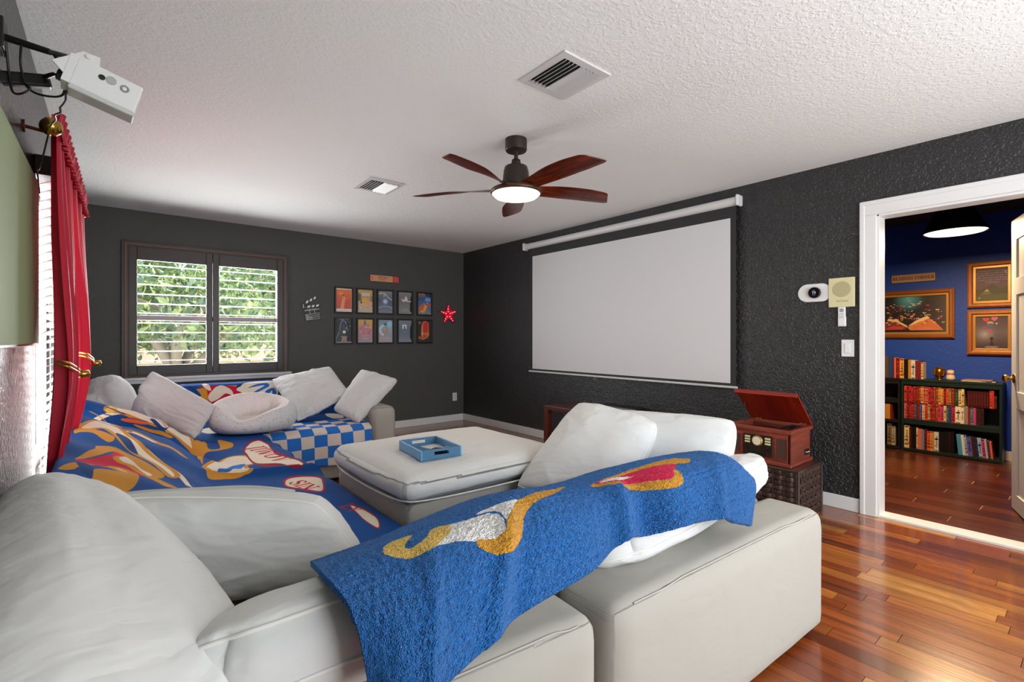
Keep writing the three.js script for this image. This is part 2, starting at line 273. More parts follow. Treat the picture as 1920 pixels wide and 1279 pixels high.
const posterArt = [
  (c, w, h) => { c.fillStyle = '#e9dfd2'; c.fillRect(0, 0, w, h); c.save(); c.beginPath(); c.rect(w * .04, h * .06, w * .92, h * .8); c.clip(); grad(c, w, h, [[0, '#ef7a3c'], [.5, '#e2603f'], [1, '#c9543f']]); const r = rng(1); blob(c, w * .32, h * .22, w * .16, h * .06, '#f09a2e'); path(c, [[w * .42, h * .3], [w * .6, h * .36], [w * .5, h * .86], [w * .28, h * .86]], '#f0a070'); for (let i = 0; i < 26; i++) blob(c, r() * w, h * (.35 + r() * .5), w * .05 * r(), h * .04 * r(), ['#b8433a', '#f3a184', '#d05a48', '#8e3a34'][i % 4]); blob(c, w * .46, h * .3, w * .05, h * .03, '#6d2f30'); c.restore(); lines(c, w * .08, w * .92, h * .89, 2, h * .04, '#c4b8aa', h * .015, rng(4)); },
  (c, w, h) => { grad(c, w, h, [[0, '#cfae58'], [.3, '#c89c50'], [.6, '#d8b28a'], [1, '#c9bca8']]); path(c, [[0, h * .15], [w * .22, h * .2], [w * .26, h * .5], [0, h * .5]], '#77674f'); c.fillStyle = '#cfcace'; c.fillRect(w * .28, h * .14, w * .52, h * .14); path(c, [[w * .85, h * .3], [w, h * .25], [w, h * .5], [w * .8, h * .48]], '#8d8174'); path(c, [[w * .3, h * .5], [w * .5, h * .3], [w * .72, h * .48], [w * .55, h * .66]], '#e2b054'); const r = rng(2); for (let i = 0; i < 30; i++) blob(c, w * r(), h * (.5 + r() * .4), w * .07 * r(), h * .03 * r(), ['#e27f35', '#f5d58d', '#e8b27d', '#d9d3ca', '#b98d58'][i % 5], r() * 3); blob(c, w * .25, h * .56, w * .07, h * .04, '#4c3128'); },
  (c, w, h) => { grad(c, w, h, [[0, '#8b8d96'], [.45, '#596375'], [1, '#8d8ca0']]); path(c, [[0, h * .17], [w * .3, h * .13], [w * .55, h * .2], [w * .65, h * .3], [w, h * .45], [w * .92, h * .36], [w * .7, h * .27], [w * .5, h * .11], [w * .26, h * .09], [0, h * .12]], '#d8c4b4'); const g = c.createRadialGradient(w * .5, h * .47, 2, w * .5, h * .47, w * .3); g.addColorStop(0, '#d7e3ff'); g.addColorStop(.35, '#aebfe2'); g.addColorStop(1, 'rgba(80,100,130,0)'); c.fillStyle = g; c.fillRect(0, 0, w, h); blob(c, w * .42, h * .23, w * .05, h * .025, '#f0e6e0'); c.strokeStyle = '#a9c6d8'; c.lineWidth = h * .035; c.beginPath(); c.ellipse(w * .5, h * .95, w * .62, h * .27, 0, Math.PI, 0); c.stroke(); },
  (c, w, h) => { grad(c, w, h, [[0, '#8d9090'], [.4, '#77797a'], [1, '#909292']]); path(c, [[w, 0], [w * .98, h * .1], [w * .88, h * .35], [w * .86, h * .6], [w * .86, h * .85], [w, h * .95]], '#131313'); path(c, [[w * .18, h * .32], [w * .42, h * .36], [w * .56, h * .16], [w * .68, h * .3], [w * .7, h * .4], [w * .98, h * .4], [w * .9, h * .45], [w * .5, h * .42], [w * .38, h * .46]], '#e6dcdc'); path(c, [[w * .2, h * .3], [w * .5, h * .22], [w * .46, h * .34]], '#b0787a'); lines(c, w * .2, w * .8, h * .75, 3, h * .05, '#adafaf', h * .018, rng(4)); },
  (c, w, h) => { grad(c, w, h, [[0, '#c9804c'], [.25, '#395a93'], [.55, '#5676ac'], [1, '#8f9591']]); const r = rng(3); path(c, [[w * .5, 0], [w, 0], [w, h * .18], [w * .6, h * .14]], '#23416f'); blob(c, w * .75, h * .3, w * .22, h * .1, '#7ba1d8'); path(c, [[0, h * .72], [w * .5, h * .42], [w * .7, h * .66], [w * .5, h * .85], [0, h * .8]], '#dc6b3c'); path(c, [[w * .55, h * .5], [w * .72, h * .62], [w * .48, h * .9], [w * .1, h * .88], [w * .4, h * .78]], '#e9b75e'); blob(c, w * .85, h * .55, w * .14, h * .1, '#cf6350'); for (let i = 0; i < 20; i++) blob(c, r() * w, h * r(), w * .05 * r(), h * .03 * r(), ['#d24e39', '#d9dde6', '#2a3a60', '#e7ad6b', '#506a44'][i % 5], r() * 3); },
  (c, w, h) => { c.fillStyle = '#20272b'; c.fillRect(0, 0, w, h); path(c, [[w * .04, h * .92], [w * .05, h * .8], [w * .25, h * .5], [w * .3, h * .2], [w * .44, h * .05], [w * .6, h * .14], [w * .68, h * .36], [w * .74, h * .5]], '#9aa8b4', w * .04); path(c, [[w * .1, h * .9], [w * .32, h * .4], [w * .45, h * .1], [w * .62, h * .4], [w * .5, h * .92]], '#33424a'); for (let i = 0; i < 22; i++) { const r = rng(40 + i); blob(c, w * (.2 + .8 * r()), h * (.05 + .5 * r()), w * .08 * r(), h * .05 * r(), ['#4d5f70', '#6f7f8d', '#2b3944', '#3c5072'][i % 4], r() * 3); } blob(c, w * .52, h * .55, w * .1, h * .06, '#f0ead6'); path(c, [[w * .3, h * .72], [w * .74, h * .72], [w * .66, h * .8], [w * .7, h * .93], [w * .32, h * .93], [w * .4, h * .8]], '#b18379'); c.fillStyle = '#cfd0d0'; c.fillRect(w * .16, 0, w * .66, h * .025); c.fillRect(0, h * .955, w, h * .03); },
  (c, w, h) => { grad(c, w, h, [[0, '#e3b45a'], [.25, '#dba466'], [.6, '#c58a8b'], [1, '#a6a3b3']]); blob(c, w * .5, h * .42, w * .38, h * .2, '#cc8791'); const r = rng(5); for (let i = 0; i < 26; i++) blob(c, w * (.15 + .7 * r()), h * (.2 + .45 * r()), w * .1 * r(), h * .06 * r(), ['#b27088', '#e2a1a0', '#c1987e', '#98708c', '#d7c0b4'][i % 5], r() * 3); path(c, [[w * .44, h * .04], [w * .52, h * .04], [w * .6, h * .24], [w * .38, h * .24]], '#857888'); path(c, [[w * .2, h * .67], [w * .8, h * .67], [w * .72, h * .73], [w * .28, h * .73]], '#d89a86'); blob(c, w * .5, h * .82, w * .2, h * .03, '#b9b8c2'); },
  (c, w, h) => { grad(c, w, h, [[0, '#c98f8f'], [.1, '#79a4b6'], [.4, '#a3bcc6'], [.65, '#a9a6b2'], [1, '#b3b0b4']]); blob(c, w * .8, h * .2, w * .2, h * .14, '#9fd8e4'); c.strokeStyle = '#d5e2e8'; c.lineWidth = w * .13; c.beginPath(); c.ellipse(w * .5, h * .46, w * .36, h * .22, 0, Math.PI * .6, Math.PI * 1.5); c.stroke(); path(c, [[w * .4, h * .14], [w * .58, h * .14], [w * .62, h * .26], [w * .38, h * .26]], '#4b7488'); blob(c, w * .5, h * .48, w * .2, h * .15, '#a8a092'); blob(c, w * .46, h * .44, w * .09, h * .07, '#caa58d'); lines(c, w * .1, w * .9, h * .76, 2, h * .05, '#c7bcc2', h * .02, rng(6)); },
  (c, w, h) => { grad(c, w, h, [[0, '#8b9098'], [.5, '#6f7c8b'], [1, '#8b93a2']]); path(c, [[w, h * .12], [w * .95, h * .2], [w * .88, h * .34], [w * .86, h * .8], [w * .98, h * .9], [w, h]], '#16191c'); c.fillStyle = '#e2e6ea'; c.fillRect(w * .3, h * .2, w * .32, h * .19); c.fillStyle = '#6a7686'; c.fillRect(w * .42, h * .27, w * .09, h * .12); path(c, [[w * .44, h * .39], [w * .47, h * .25], [w * .52, h * .39]], '#333c46'); lines(c, w * .3, w * .75, h * .5, 2, h * .04, '#98a3b0', h * .012, rng(8)); lines(c, w * .05, w * .95, h * .88, 1, 1, '#9ba3b2', h * .012, rng(8)); },
  (c, w, h) => { c.fillStyle = '#3b302c'; c.fillRect(0, 0, w, h); path(c, [[w * .24, h * .68], [w * .28, h * .2], [w * .45, h * .02], [w * .66, h * .02], [w * .82, h * .12], [w * .84, h * .7]], '#e0784a'); path(c, [[w * .38, h * .5], [w * .42, h * .15], [w * .6, h * .02], [w * .76, h * .14], [w * .76, h * .5], [w * .56, h * .58]], '#d8343a'); path(c, [[w * .3, h * .72], [w * .34, h * .3], [w * .38, h * .72]], '#f0c27a'); path(c, [[w * .7, h * .7], [w * .74, h * .5], [w * .8, h * .7]], '#d8a53d'); path(c, [[0, h * .74], [w * .82, h * .7], [w * .74, h * .8], [w * .3, h * .88], [0, h * .8]], '#c96b41'); const r = rng(9); for (let i = 0; i < 14; i++) blob(c, w * (.05 + .7 * r()), h * (.7 + .18 * r()), w * .07 * r(), h * .02, ['#f1a35a', '#8e3d28', '#e6784a'][i % 3]); blob(c, w * .12, h * .1, w * .14, h * .06, '#8c7364'); c.fillStyle = '#4d3d33'; c.fillRect(0, h * .92, w, h * .03); },
];
const posterLabels = [
  'black-framed poster of orange desert figures with a white band, first of the upper row', 'black-framed poster of golden yellow blaze under a pale title, beside the orange one',
  'black-framed poster of two hands reaching over a glowing blue orb', 'black-framed plain grey poster with pale winged shape in the upper row',
  'black-framed poster with blue sky and orange figures nearest the red star', 'black-framed dark poster with pale outline and white moon, below the orange poster',
  'black-framed poster fading from yellow to pink to lilac in the lower row', 'black-framed pale cyan and lilac poster under the glowing blue orb',
  'black-framed slate grey poster with one small white window shape', 'black-framed dark poster with tall red arched figure below the blue sky poster',
];
{
  const xs = [[2.358, 2.584], [2.631, 2.856], [2.902, 3.129], [3.184, 3.409], [3.474, 3.706]];
  for (let row = 0; row < 2; row++) xs.forEach(([x0, x1], i) => {
    const y0 = row ? 1.126 : 1.506, y1 = row ? 1.449 : 1.825, w = x1 - x0, h = y1 - y0, k = row * 5 + i;
    const t = thing('poster', posterLabels[k], 'poster', [(x0 + x1) / 2, (y0 + y1) / 2, 0.001], 0, 'framed movie posters on the far wall');
    mesh('frame', frameShape(w, h, 0.013, 0.02), mat0('posterFrame', 0x0c0c0c, 0.4), t);
    print('artwork', w - 0.024, h - 0.024, 900, posterArt[k], t, 0.35).position.z = 0.008;
  });
}
{ // ticket sign
  const t = thing('ticket_sign', 'small orange wooden ticket sign with red stub above the framed posters', 'sign', [3.005, 1.968, 0.001]);
  mesh('board', rbox(-0.2, 0.2, -0.042, 0.042, 0, 0.014, 0.003), mat(0x6b3a28, 0.6), t);
  print('ticket', 0.31, 0.076, 1500, (c, w, h) => { c.fillStyle = '#d99a66'; c.fillRect(0, 0, w, h); c.fillStyle = '#e0a98a'; c.fillRect(0, 0, w, h * .1); c.fillRect(0, h * .9, w, h * .1); c.fillStyle = '#e07a48'; c.fillRect(w * .02, h * .12, w * .1, h * .76); c.fillStyle = '#5a3216'; c.textAlign = 'center'; c.font = 'bold ' + h * .42 + 'px serif'; c.fillText('MOVIES', w * .55, h * .46); c.font = 'bold ' + h * .36 + 'px serif'; c.fillText('& CO', w * .52, h * .84); }, t).position.set(-0.042, 0, 0.0145);
  mesh('stub', rbox(0.12, 0.196, -0.038, 0.038, 0.0, 0.0165, 0.003), mat(0xd64a4a, 0.5), t);
}
{ // clapperboard, tilted
  const t = thing('clapperboard', 'small black and white film clapperboard hung tilted beside the window', 'clapperboard', [2.085, 1.515, 0.002]);
  t.rotation.z = 0.17;
  print('slate', 0.185, 0.15, 1600, (c, w, h) => { c.fillStyle = '#141416'; c.fillRect(0, 0, w, h); c.strokeStyle = c.fillStyle = '#d8d6d4'; c.lineWidth = h * .03; const q = (x0, y0, x1, y1) => { c.beginPath(); c.moveTo(x0 * w, y0 * h); c.lineTo(x1 * w, y1 * h); c.stroke(); }; q(.04, .48, .96, .48); q(.06, .62, .96, .62); q(.06, .76, .96, .76); q(.06, .9, .96, .9); q(.36, .08, .36, .48); q(.66, .08, .66, .48); c.font = 'bold ' + h * .15 + 'px sans-serif'; c.fillText('SCENE', w * .05, h * .2); c.fillText('TAKE', w * .4, h * .2); c.fillText('ROLL', w * .7, h * .2); c.font = h * .11 + 'px sans-serif'; c.fillText('DATE', w * .06, h * .6); c.fillText('PROD.CO.', w * .06, h * .74); c.fillText('DIRECTOR', w * .06, h * .88); }, t).position.set(0.005, -0.035, 0.008);
  const stick = (name, y, rot, px) => { const g = new THREE.Group(); g.name = name; g.position.set(-0.09, y, 0.009); g.rotation.z = rot; t.add(g); mesh('bar', rbox(0, 0.19, 0, 0.032, -0.004, 0.005, 0.002), M.blackPlastic, g); for (let i = 0; i < 3; i++) mesh('white_stripe', extrude(poly([[0.045 + i * 0.05, 0.004], [0.075 + i * 0.05, 0.004], [0.09 + i * 0.05, 0.028], [0.06 + i * 0.05, 0.028]]), 0.0015).translate(0, 0, 0.0045), M.whitePlastic, g); };
  stick('lower_bar', 0.042, 0.0); stick('clap_stick', 0.076, 0.36);
  mesh('hinge', [cyl(V(-0.084, 0.058, 0.006), V(-0.084, 0.058, 0.018), 0.006), cyl(V(-0.084, 0.082, 0.006), V(-0.084, 0.082, 0.018), 0.006)], M.chrome, t);
}
{ // red star lamp with bulbs
  const t = thing('star_light', 'red metal marquee star dotted with little bulbs, beside the posters', 'star light', [3.97, 1.535, 0.001]);
  const pts = []; for (let i = 0; i < 10; i++) { const a = Math.PI / 2 + i * Math.PI / 5 + 0.04, r = i % 2 ? 0.066 : 0.158; pts.push([r * Math.cos(a), r * Math.sin(a)]); }
  const inner = pts.map((p) => [p[0] * 0.9, p[1] * 0.9]);
  mesh('face', extrude(poly(pts), 0.006, 0).translate(0, 0, 0.004), mat(0xd01030, 0.4, { emissive: 0xff1030, emissiveIntensity: 0.12 }), t);
  const s = poly(pts); s.holes.push(new THREE.Path(inner.reverse().map((p) => new THREE.Vector2(...p))));
  mesh('rim', extrude(s, 0.03, 0.001), mat(0xb31230, 0.35), t);
  const bulb = new THREE.SphereGeometry(0.008, 10, 8), bm = mat(0xffc0c8, 0.3, { emissive: 0xff8090, emissiveIntensity: 0.9 });
  for (let i = 0; i < 5; i++) { const a = Math.PI / 2 + i * Math.PI * 0.4 + 0.04; for (const r of [0.04, 0.078, 0.115]) mesh('bulb', bulb, bm, t).position.set(r * Math.cos(a), r * Math.sin(a), 0.016); }
}
function wallPlate(name, label, cat, pos, turn, kind) {
  const t = thing(name, label, cat, pos, turn);
  mesh('plate', rbox(-0.036, 0.036, -0.058, 0.058, 0, 0.006, 0.003), M.whitePlastic, t);
  if (kind === 'outlet') for (const y of [-0.022, 0.022]) { const s = mesh('socket', rbox(-0.016, 0.016, y - 0.014, y + 0.014, 0.004, 0.008, 0.003), mat0('socketWhite', 0xd8d8d6, 0.4), t); for (const x of [-0.006, 0.006]) mesh('slot', box(x - 0.001, x + 0.001, y - 0.004, y + 0.006, 0.0078, 0.0083), M.blackPlastic, s); }
  else { const r = mesh('rocker', rbox(-0.016, 0.016, -0.033, 0.033, 0.004, 0.011, 0.003), M.white, t); r.rotation.x = 0.03; mesh('rocker_border', frameShape(0.038, 0.072, 0.003, 0.007, 0.0005), mat0('socketWhite', 0xd8d8d6, 0.4), t); }
  return t;
}
wallPlate('power_outlet', 'white power outlet low on the dark far wall near the corner', 'outlet', [4.087, 0.349, 0.0], 0, 'outlet');

// ---------------------------------------------------------------- on the right wall (local +z faces into the room)
const RT = -Math.PI / 2;
wallPlate('light_switch', 'white rocker light switch below the intercom beside the doorway', 'light switch', [RW, 1.13, 4.822], RT, 'switch').scale.set(1.06, 1.02, 1);
{
  const t = thing('thermostat', 'white oval thermostat base with round black display', 'thermostat', [RW, 1.53, 4.615], RT);
  const s = new THREE.Shape(); s.absarc(0.045, 0, 0.062, -Math.PI / 2, Math.PI / 2); s.absarc(-0.045, 0, 0.062, Math.PI / 2, Math.PI * 1.5); s.closePath();
  mesh('wall_base', extrude(s, 0.004, 0.003, 24).translate(0, 0, 0.003), M.whitePlastic, t);
  mesh('ring', lathe([[0, 0], [0.04, 0], [0.041, 0.012], [0.039, 0.022], [0.036, 0.0245], [0, 0.0245]], 40).rotateX(Math.PI / 2).translate(0.004, 0, 0.008), mat(0x1a1d24, 0.25), t);
  const d = new THREE.CircleGeometry(0.035, 40);
  mesh('display', d, mat(0x000000, 0.15, { map: null, emissive: 0xffffff, emissiveIntensity: 0.5, emissiveMap: canvasTex(256, 256, (c) => { c.fillStyle = '#05070c'; c.fillRect(0, 0, 256, 256); c.fillStyle = '#c8d2f4'; c.textAlign = 'center'; c.font = 'bold 86px sans-serif'; c.fillText('74', 128, 158); c.font = '26px sans-serif'; c.fillText('HEAT', 128, 82); c.fillText('74 SET', 128, 196); }) }), t).position.set(0.004, 0, 0.0328);
}
{
  const t = thing('intercom', 'square cream plastic intercom speaker panel with round grille', 'intercom', [RW, 1.521, 4.787], RT);
  mesh('panel', rbox(-0.079, 0.079, -0.103, 0.103, 0, 0.018, 0.004), mat(0xd8d2a4, 0.45), t);
  const gr = mesh('grille', new THREE.CylinderGeometry(0.054, 0.056, 0.004, 40).rotateX(Math.PI / 2).translate(0.004, 0.022, 0.019), mat(0xbdb48c, 0.55), t);
  for (let i = -4; i <= 4; i++) { const y = i * 0.011, w = Math.sqrt(0.0026 - y * y) - 0.003; if (w > 0.01) mesh('slot', box(0.004 - w, 0.004 + w, 0.022 + y - 0.0015, 0.022 + y + 0.0015, 0.021, 0.0216), mat0('grilleSlot', 0xa89f78, 0.6), gr); }
  print('lettering', 0.09, 0.024, 3000, (c, w, h) => { c.fillStyle = '#d8d2a4'; c.fillRect(0, 0, w, h); c.fillStyle = '#8b865f'; c.font = 'italic bold ' + h * .8 + 'px serif'; c.textAlign = 'center'; c.fillText('NuTone', w / 2, h * .72); }, t).position.set(0.004, -0.062, 0.0172);
}
{
  const t = thing('fan_remote', 'slim white remote in a holder hanging below the cream intercom', 'remote', [RW, 1.35, 4.789], RT);
  mesh('holder', rbox(-0.024, 0.024, -0.068, 0.0, 0, 0.016, 0.004), M.whitePlastic, t);
  mesh('handset', rbox(-0.022, 0.022, -0.062, 0.068, 0.004, 0.02, 0.004), M.white, t);
  mesh('dial', cyl(V(0, 0.045, 0.019), V(0, 0.045, 0.0225), 0.014, 0.013, 24), mat(0x9a9fa0, 0.4), t);
  mesh('bar_button', rbox(-0.014, 0.014, 0.016, 0.022, 0.019, 0.022, 0.001), mat0('btn', 0xb7babb, 0.5), t);
  for (let r = 0; r < 2; r++) for (let k = -1; k < 2; k++) mesh('button', rbox(k * 0.011 - 0.0035, k * 0.011 + 0.0035, -0.008 + r * 0.011 - 0.0035, -0.008 + r * 0.011 + 0.0035, 0.019, 0.0215, 0.001), mat0('btn', 0xb7babb, 0.5), t);
}
{ // pull-down projection screen
  const t = thing('projection_screen', 'large white pull-down projection screen in a white roller case', 'projection screen', [RW, 0, 0], RT);   // local x = world z
  const z0 = 1.44, z1 = 4.08, xo = (z) => z;     // local x = z - 0
  const case_ = new THREE.Shape(); case_.absarc(0, 0, 0.036, 0, Math.PI * 2);
  mesh('roller_case', cyl(V(z0, 2.315, 0.045), V(z1, 2.315, 0.045), 0.036, 0.036, 24), mat(0xdcdcdb, 0.35), t);
  for (const z of [z0, z1]) mesh('end_cap', rbox(z - 0.012, z + 0.012, 2.27, 2.36, 0.001, 0.09, 0.012), M.whitePlastic, t);
  const F = [1.51, 4.053, 0.805, 2.3];
  mesh('black_border', box(F[0], F[1], F[2], F[3], 0.039, 0.0405), mat(0x2b2b2c, 0.7), t);
  mesh('white_fabric', box(1.564, 4.006, 0.828, 2.186, 0.0404, 0.0412), mat(0xe8e9ea, 0.6, { bumpMap: again(linenTex, 0.4, 0.4), map: again(canvasTex(1024, 576, (c, w, h) => {
    c.fillStyle = '#f1f1f1'; c.fillRect(0, 0, w, h); c.strokeStyle = c.fillStyle = '#ffffff'; c.lineWidth = 5; c.strokeRect(w * .3, h * .38, w * .28, h * .27); c.lineWidth = 9; c.beginPath(); for (let i = 0; i < 8; i++) { const a = Math.PI / 8 + i * Math.PI / 4; c.lineTo(w * .43 + 52 * Math.cos(a), h * .5 + 62 * Math.sin(a)); } c.closePath(); c.stroke(); c.fillRect(w * .425, h * .43, 10, h * .09); c.fillRect(w * .425, h * .54, 10, 10); c.fillRect(w * .3, h * .655, w * .28, 6); c.font = 'bold 44px sans-serif'; c.textAlign = 'center'; c.fillText('No Signal', w * .44, h * .78); }), 1, 1), bumpScale: 0.00005 }), t);
  mesh('bottom_bar', rbox(1.50, 4.066, 0.787, 0.806, 0.032, 0.05, 0.006), mat(0xd5d5d4, 0.4), t);
  mesh('pull_ring', new THREE.TorusGeometry(0.012, 0.0025, 8, 20).translate(2.55, 0.772, 0.041), M.chrome, t);
}
// ---------------------------------------------------------------- ceiling
const bladeGrain = dataTex(512, 512, (u, v) => { const w = fbm(u, v, 3, 8, 131, 3), m = fbm(u, v, 2, 18, 135, 3), f = fbm(u, v, 6, 110, 133, 3), k = Math.sin((v * 22 + w * 10) * Math.PI); const t = 0.62 + 0.22 * k * m + 0.5 * (m - 0.5) + 0.3 * (f - 0.5); return [t + 0.06, t, t - 0.04]; }, true);
function ceilingFan(name, label, pos, blades, S, light) {
  const t = thing(name, label, 'ceiling fan', pos);   // origin on the ceiling
  const met = mat0('fanBronze', 0x3a3029, 0.45, { metalness: 0.4 });
  mesh('canopy', lathe([[0, -0.075], [0.062, -0.075], [0.068, -0.066], [0.068, 0]], 36), met, t);
  mesh('downrod', [cyl(V(0, -0.15, 0), V(0, -0.07, 0), 0.013), lathe([[0.013, -0.122], [0.026, -0.128], [0.03, -0.15], [0.03, -0.165], [0, -0.165]].reverse(), 24)], met, t);
  mesh('motor', lathe([[0, -0.295], [0.085, -0.295], [0.086, -0.285], [0.078, -0.2], [0.07, -0.172], [0.05, -0.163], [0, -0.163]], 40), met, t);
  mesh('hub', lathe([[0, -0.34], [0.154, -0.342], [0.16, -0.334], [0.16, -0.322], [0.152, -0.314], [0.1, -0.295], [0, -0.295]], 48), mat0('fanHub', 0x4a2f1d, 0.4, { metalness: 0.2 }), t);
  mesh('diffuser', lathe([[0, -0.372], [0.08, -0.37], [0.13, -0.36], [0.15, -0.342], [0.15, -0.338], [0, -0.338]], 48), mat(0xfff3e0, 0.5, { emissive: light.color, emissiveIntensity: light.glow }), t);
  const l = new THREE.RectAreaLight(light.color, light.power, 0.22, 0.22); l.position.set(pos[0], pos[1] - 0.376, pos[2]); l.lookAt(pos[0], 0, pos[2]); scene.add(l);
  blades?.(t, S);
  return t;
}
{
  const wood = mat(0x9a3c1e, 0.35, { map: again(bladeGrain, 1.4, 1.2), clearcoat: 0.3, clearcoatRoughness: 0.2 }), top = mat(0x3a2015, 0.4);
  const bladeGeo = () => {                                      // along +x, pitched, wider at the tip with a slanted end
    const n = 26, m = 8, pos = [], uv = [], idx = [];
    const th = 0.006;
    for (const s of [-1, 1]) for (let i = 0; i <= n; i++) for (let j = 0; j <= m; j++) {
      const u = i / n, v = j / m - 0.5, x0 = 0.1, len = lerp(0.585, 0.525, v + 0.5), x = x0 + u * len;
      const w = lerp(0.088, 0.158, sstep(0.05, 0.6, u)) * (1 - 0.12 * sstep(0.7, 1, u)) * (u > 0.94 ? Math.sqrt(Math.max(0.0, 1 - Math.pow((u - 0.94) / 0.06, 2) * 0.35)) : 1);
      const pitch = lerp(0.5, 0.2, sstep(0, 0.6, u)), z = v * w;
      pos.push(x, -0.31 + Math.sin(pitch) * z * 1 + s * th / 2 * (1 - Math.pow(Math.abs(2 * v), 6)) + 0.012 * Math.sin(u * 2.6), z * Math.cos(pitch)); uv.push(x, z + 0.5);
    }
    const k = (n + 1) * (m + 1), at = (s, i, j) => s * k + i * (m + 1) + j;
    for (let s = 0; s < 2; s++) for (let i = 0; i < n; i++) for (let j = 0; j < m; j++) { const a = at(s, i, j), b = at(s, i + 1, j), c = at(s, i + 1, j + 1), d = at(s, i, j + 1); s ? idx.push(a, d, b, b, d, c) : idx.push(a, b, d, b, c, d); }
    for (let i = 0; i < n; i++) for (const j of [0, m]) { const a = at(0, i, j), b = at(0, i + 1, j), c = at(1, i + 1, j), d = at(1, i, j); j ? idx.push(a, b, d, b, c, d) : idx.push(a, d, b, b, d, c); }
    for (let j = 0; j < m; j++) { const a = at(0, n, j), b = at(0, n, j + 1), c = at(1, n, j + 1), d = at(1, n, j); idx.push(a, d, b, b, d, c); }
    const g = new THREE.BufferGeometry(); g.setAttribute('position', new THREE.Float32BufferAttribute(pos, 3)); g.setAttribute('uv', new THREE.Float32BufferAttribute(uv, 2)); g.setIndex(idx); g.computeVertexNormals(); return toCreasedNormals(g, 0.7);
  };
  ceilingFan('ceiling_fan', 'dark bronze ceiling fan with reddish wooden blades and a lit white disc', [2.22, H, 3.63], (t) => {
    const g = bladeGeo();
    for (const a of [-1.588, -0.332, 0.925, 2.182, 3.438]) { const b = mesh('blade', g, wood, t); b.rotation.y = a; mesh('blade_iron', [rbox(0.06, 0.16, -0.306, -0.298, -0.016, 0.016, 0.003)], M.fanBronze, b); }
  }, 1, { color: 0xffe3bd, glow: 1.5, power: 18 });
}
function ceilingVent(label, x0, x1, z0, z1) {
  const t = thing('ceiling_vent', label, 'air vent', [(x0 + x1) / 2, H, (z0 + z1) / 2], 0, 'white ceiling air vents'), w = x1 - x0, d = z1 - z0;
  mesh('frame', extrude(rectShape(-w / 2, -d / 2, w / 2, d / 2, [[-w / 2 + 0.034, -d / 2 + 0.034, w / 2 - 0.034, d / 2 - 0.034]]), 0.005, 0.002).translate(0, 0, 0.002).rotateX(Math.PI / 2), mat0('ventWhite', 0xd6d6d5, 0.45), t);
  mesh('duct_opening', box(-w / 2 + 0.03, w / 2 - 0.03, -0.003, -0.001, -d / 2 + 0.03, d / 2 - 0.03), mat0('duct', 0x242424, 0.9), t);
  const s = box(-0.012, 0.012, -0.0008, 0.0008, -d / 2 + 0.034, d / 2 - 0.034), n = 10;
  for (let i = 0; i < n; i++) { const m = mesh('slat', s, M.ventWhite, t); m.position.set(lerp(-w / 2 + 0.046, w / 2 - 0.046, i / (n - 1)), -0.011, 0); m.rotation.z = i < n / 2 ? 0.8 : -0.8; }
  return t;
}
ceilingVent('larger-looking white louvred ceiling vent nearer the camera than the fan', 1.777, 2.078, 4.188, 4.49);
ceilingVent('white louvred ceiling vent beyond the fan towards the window', 1.797, 2.09, 2.045, 2.377);

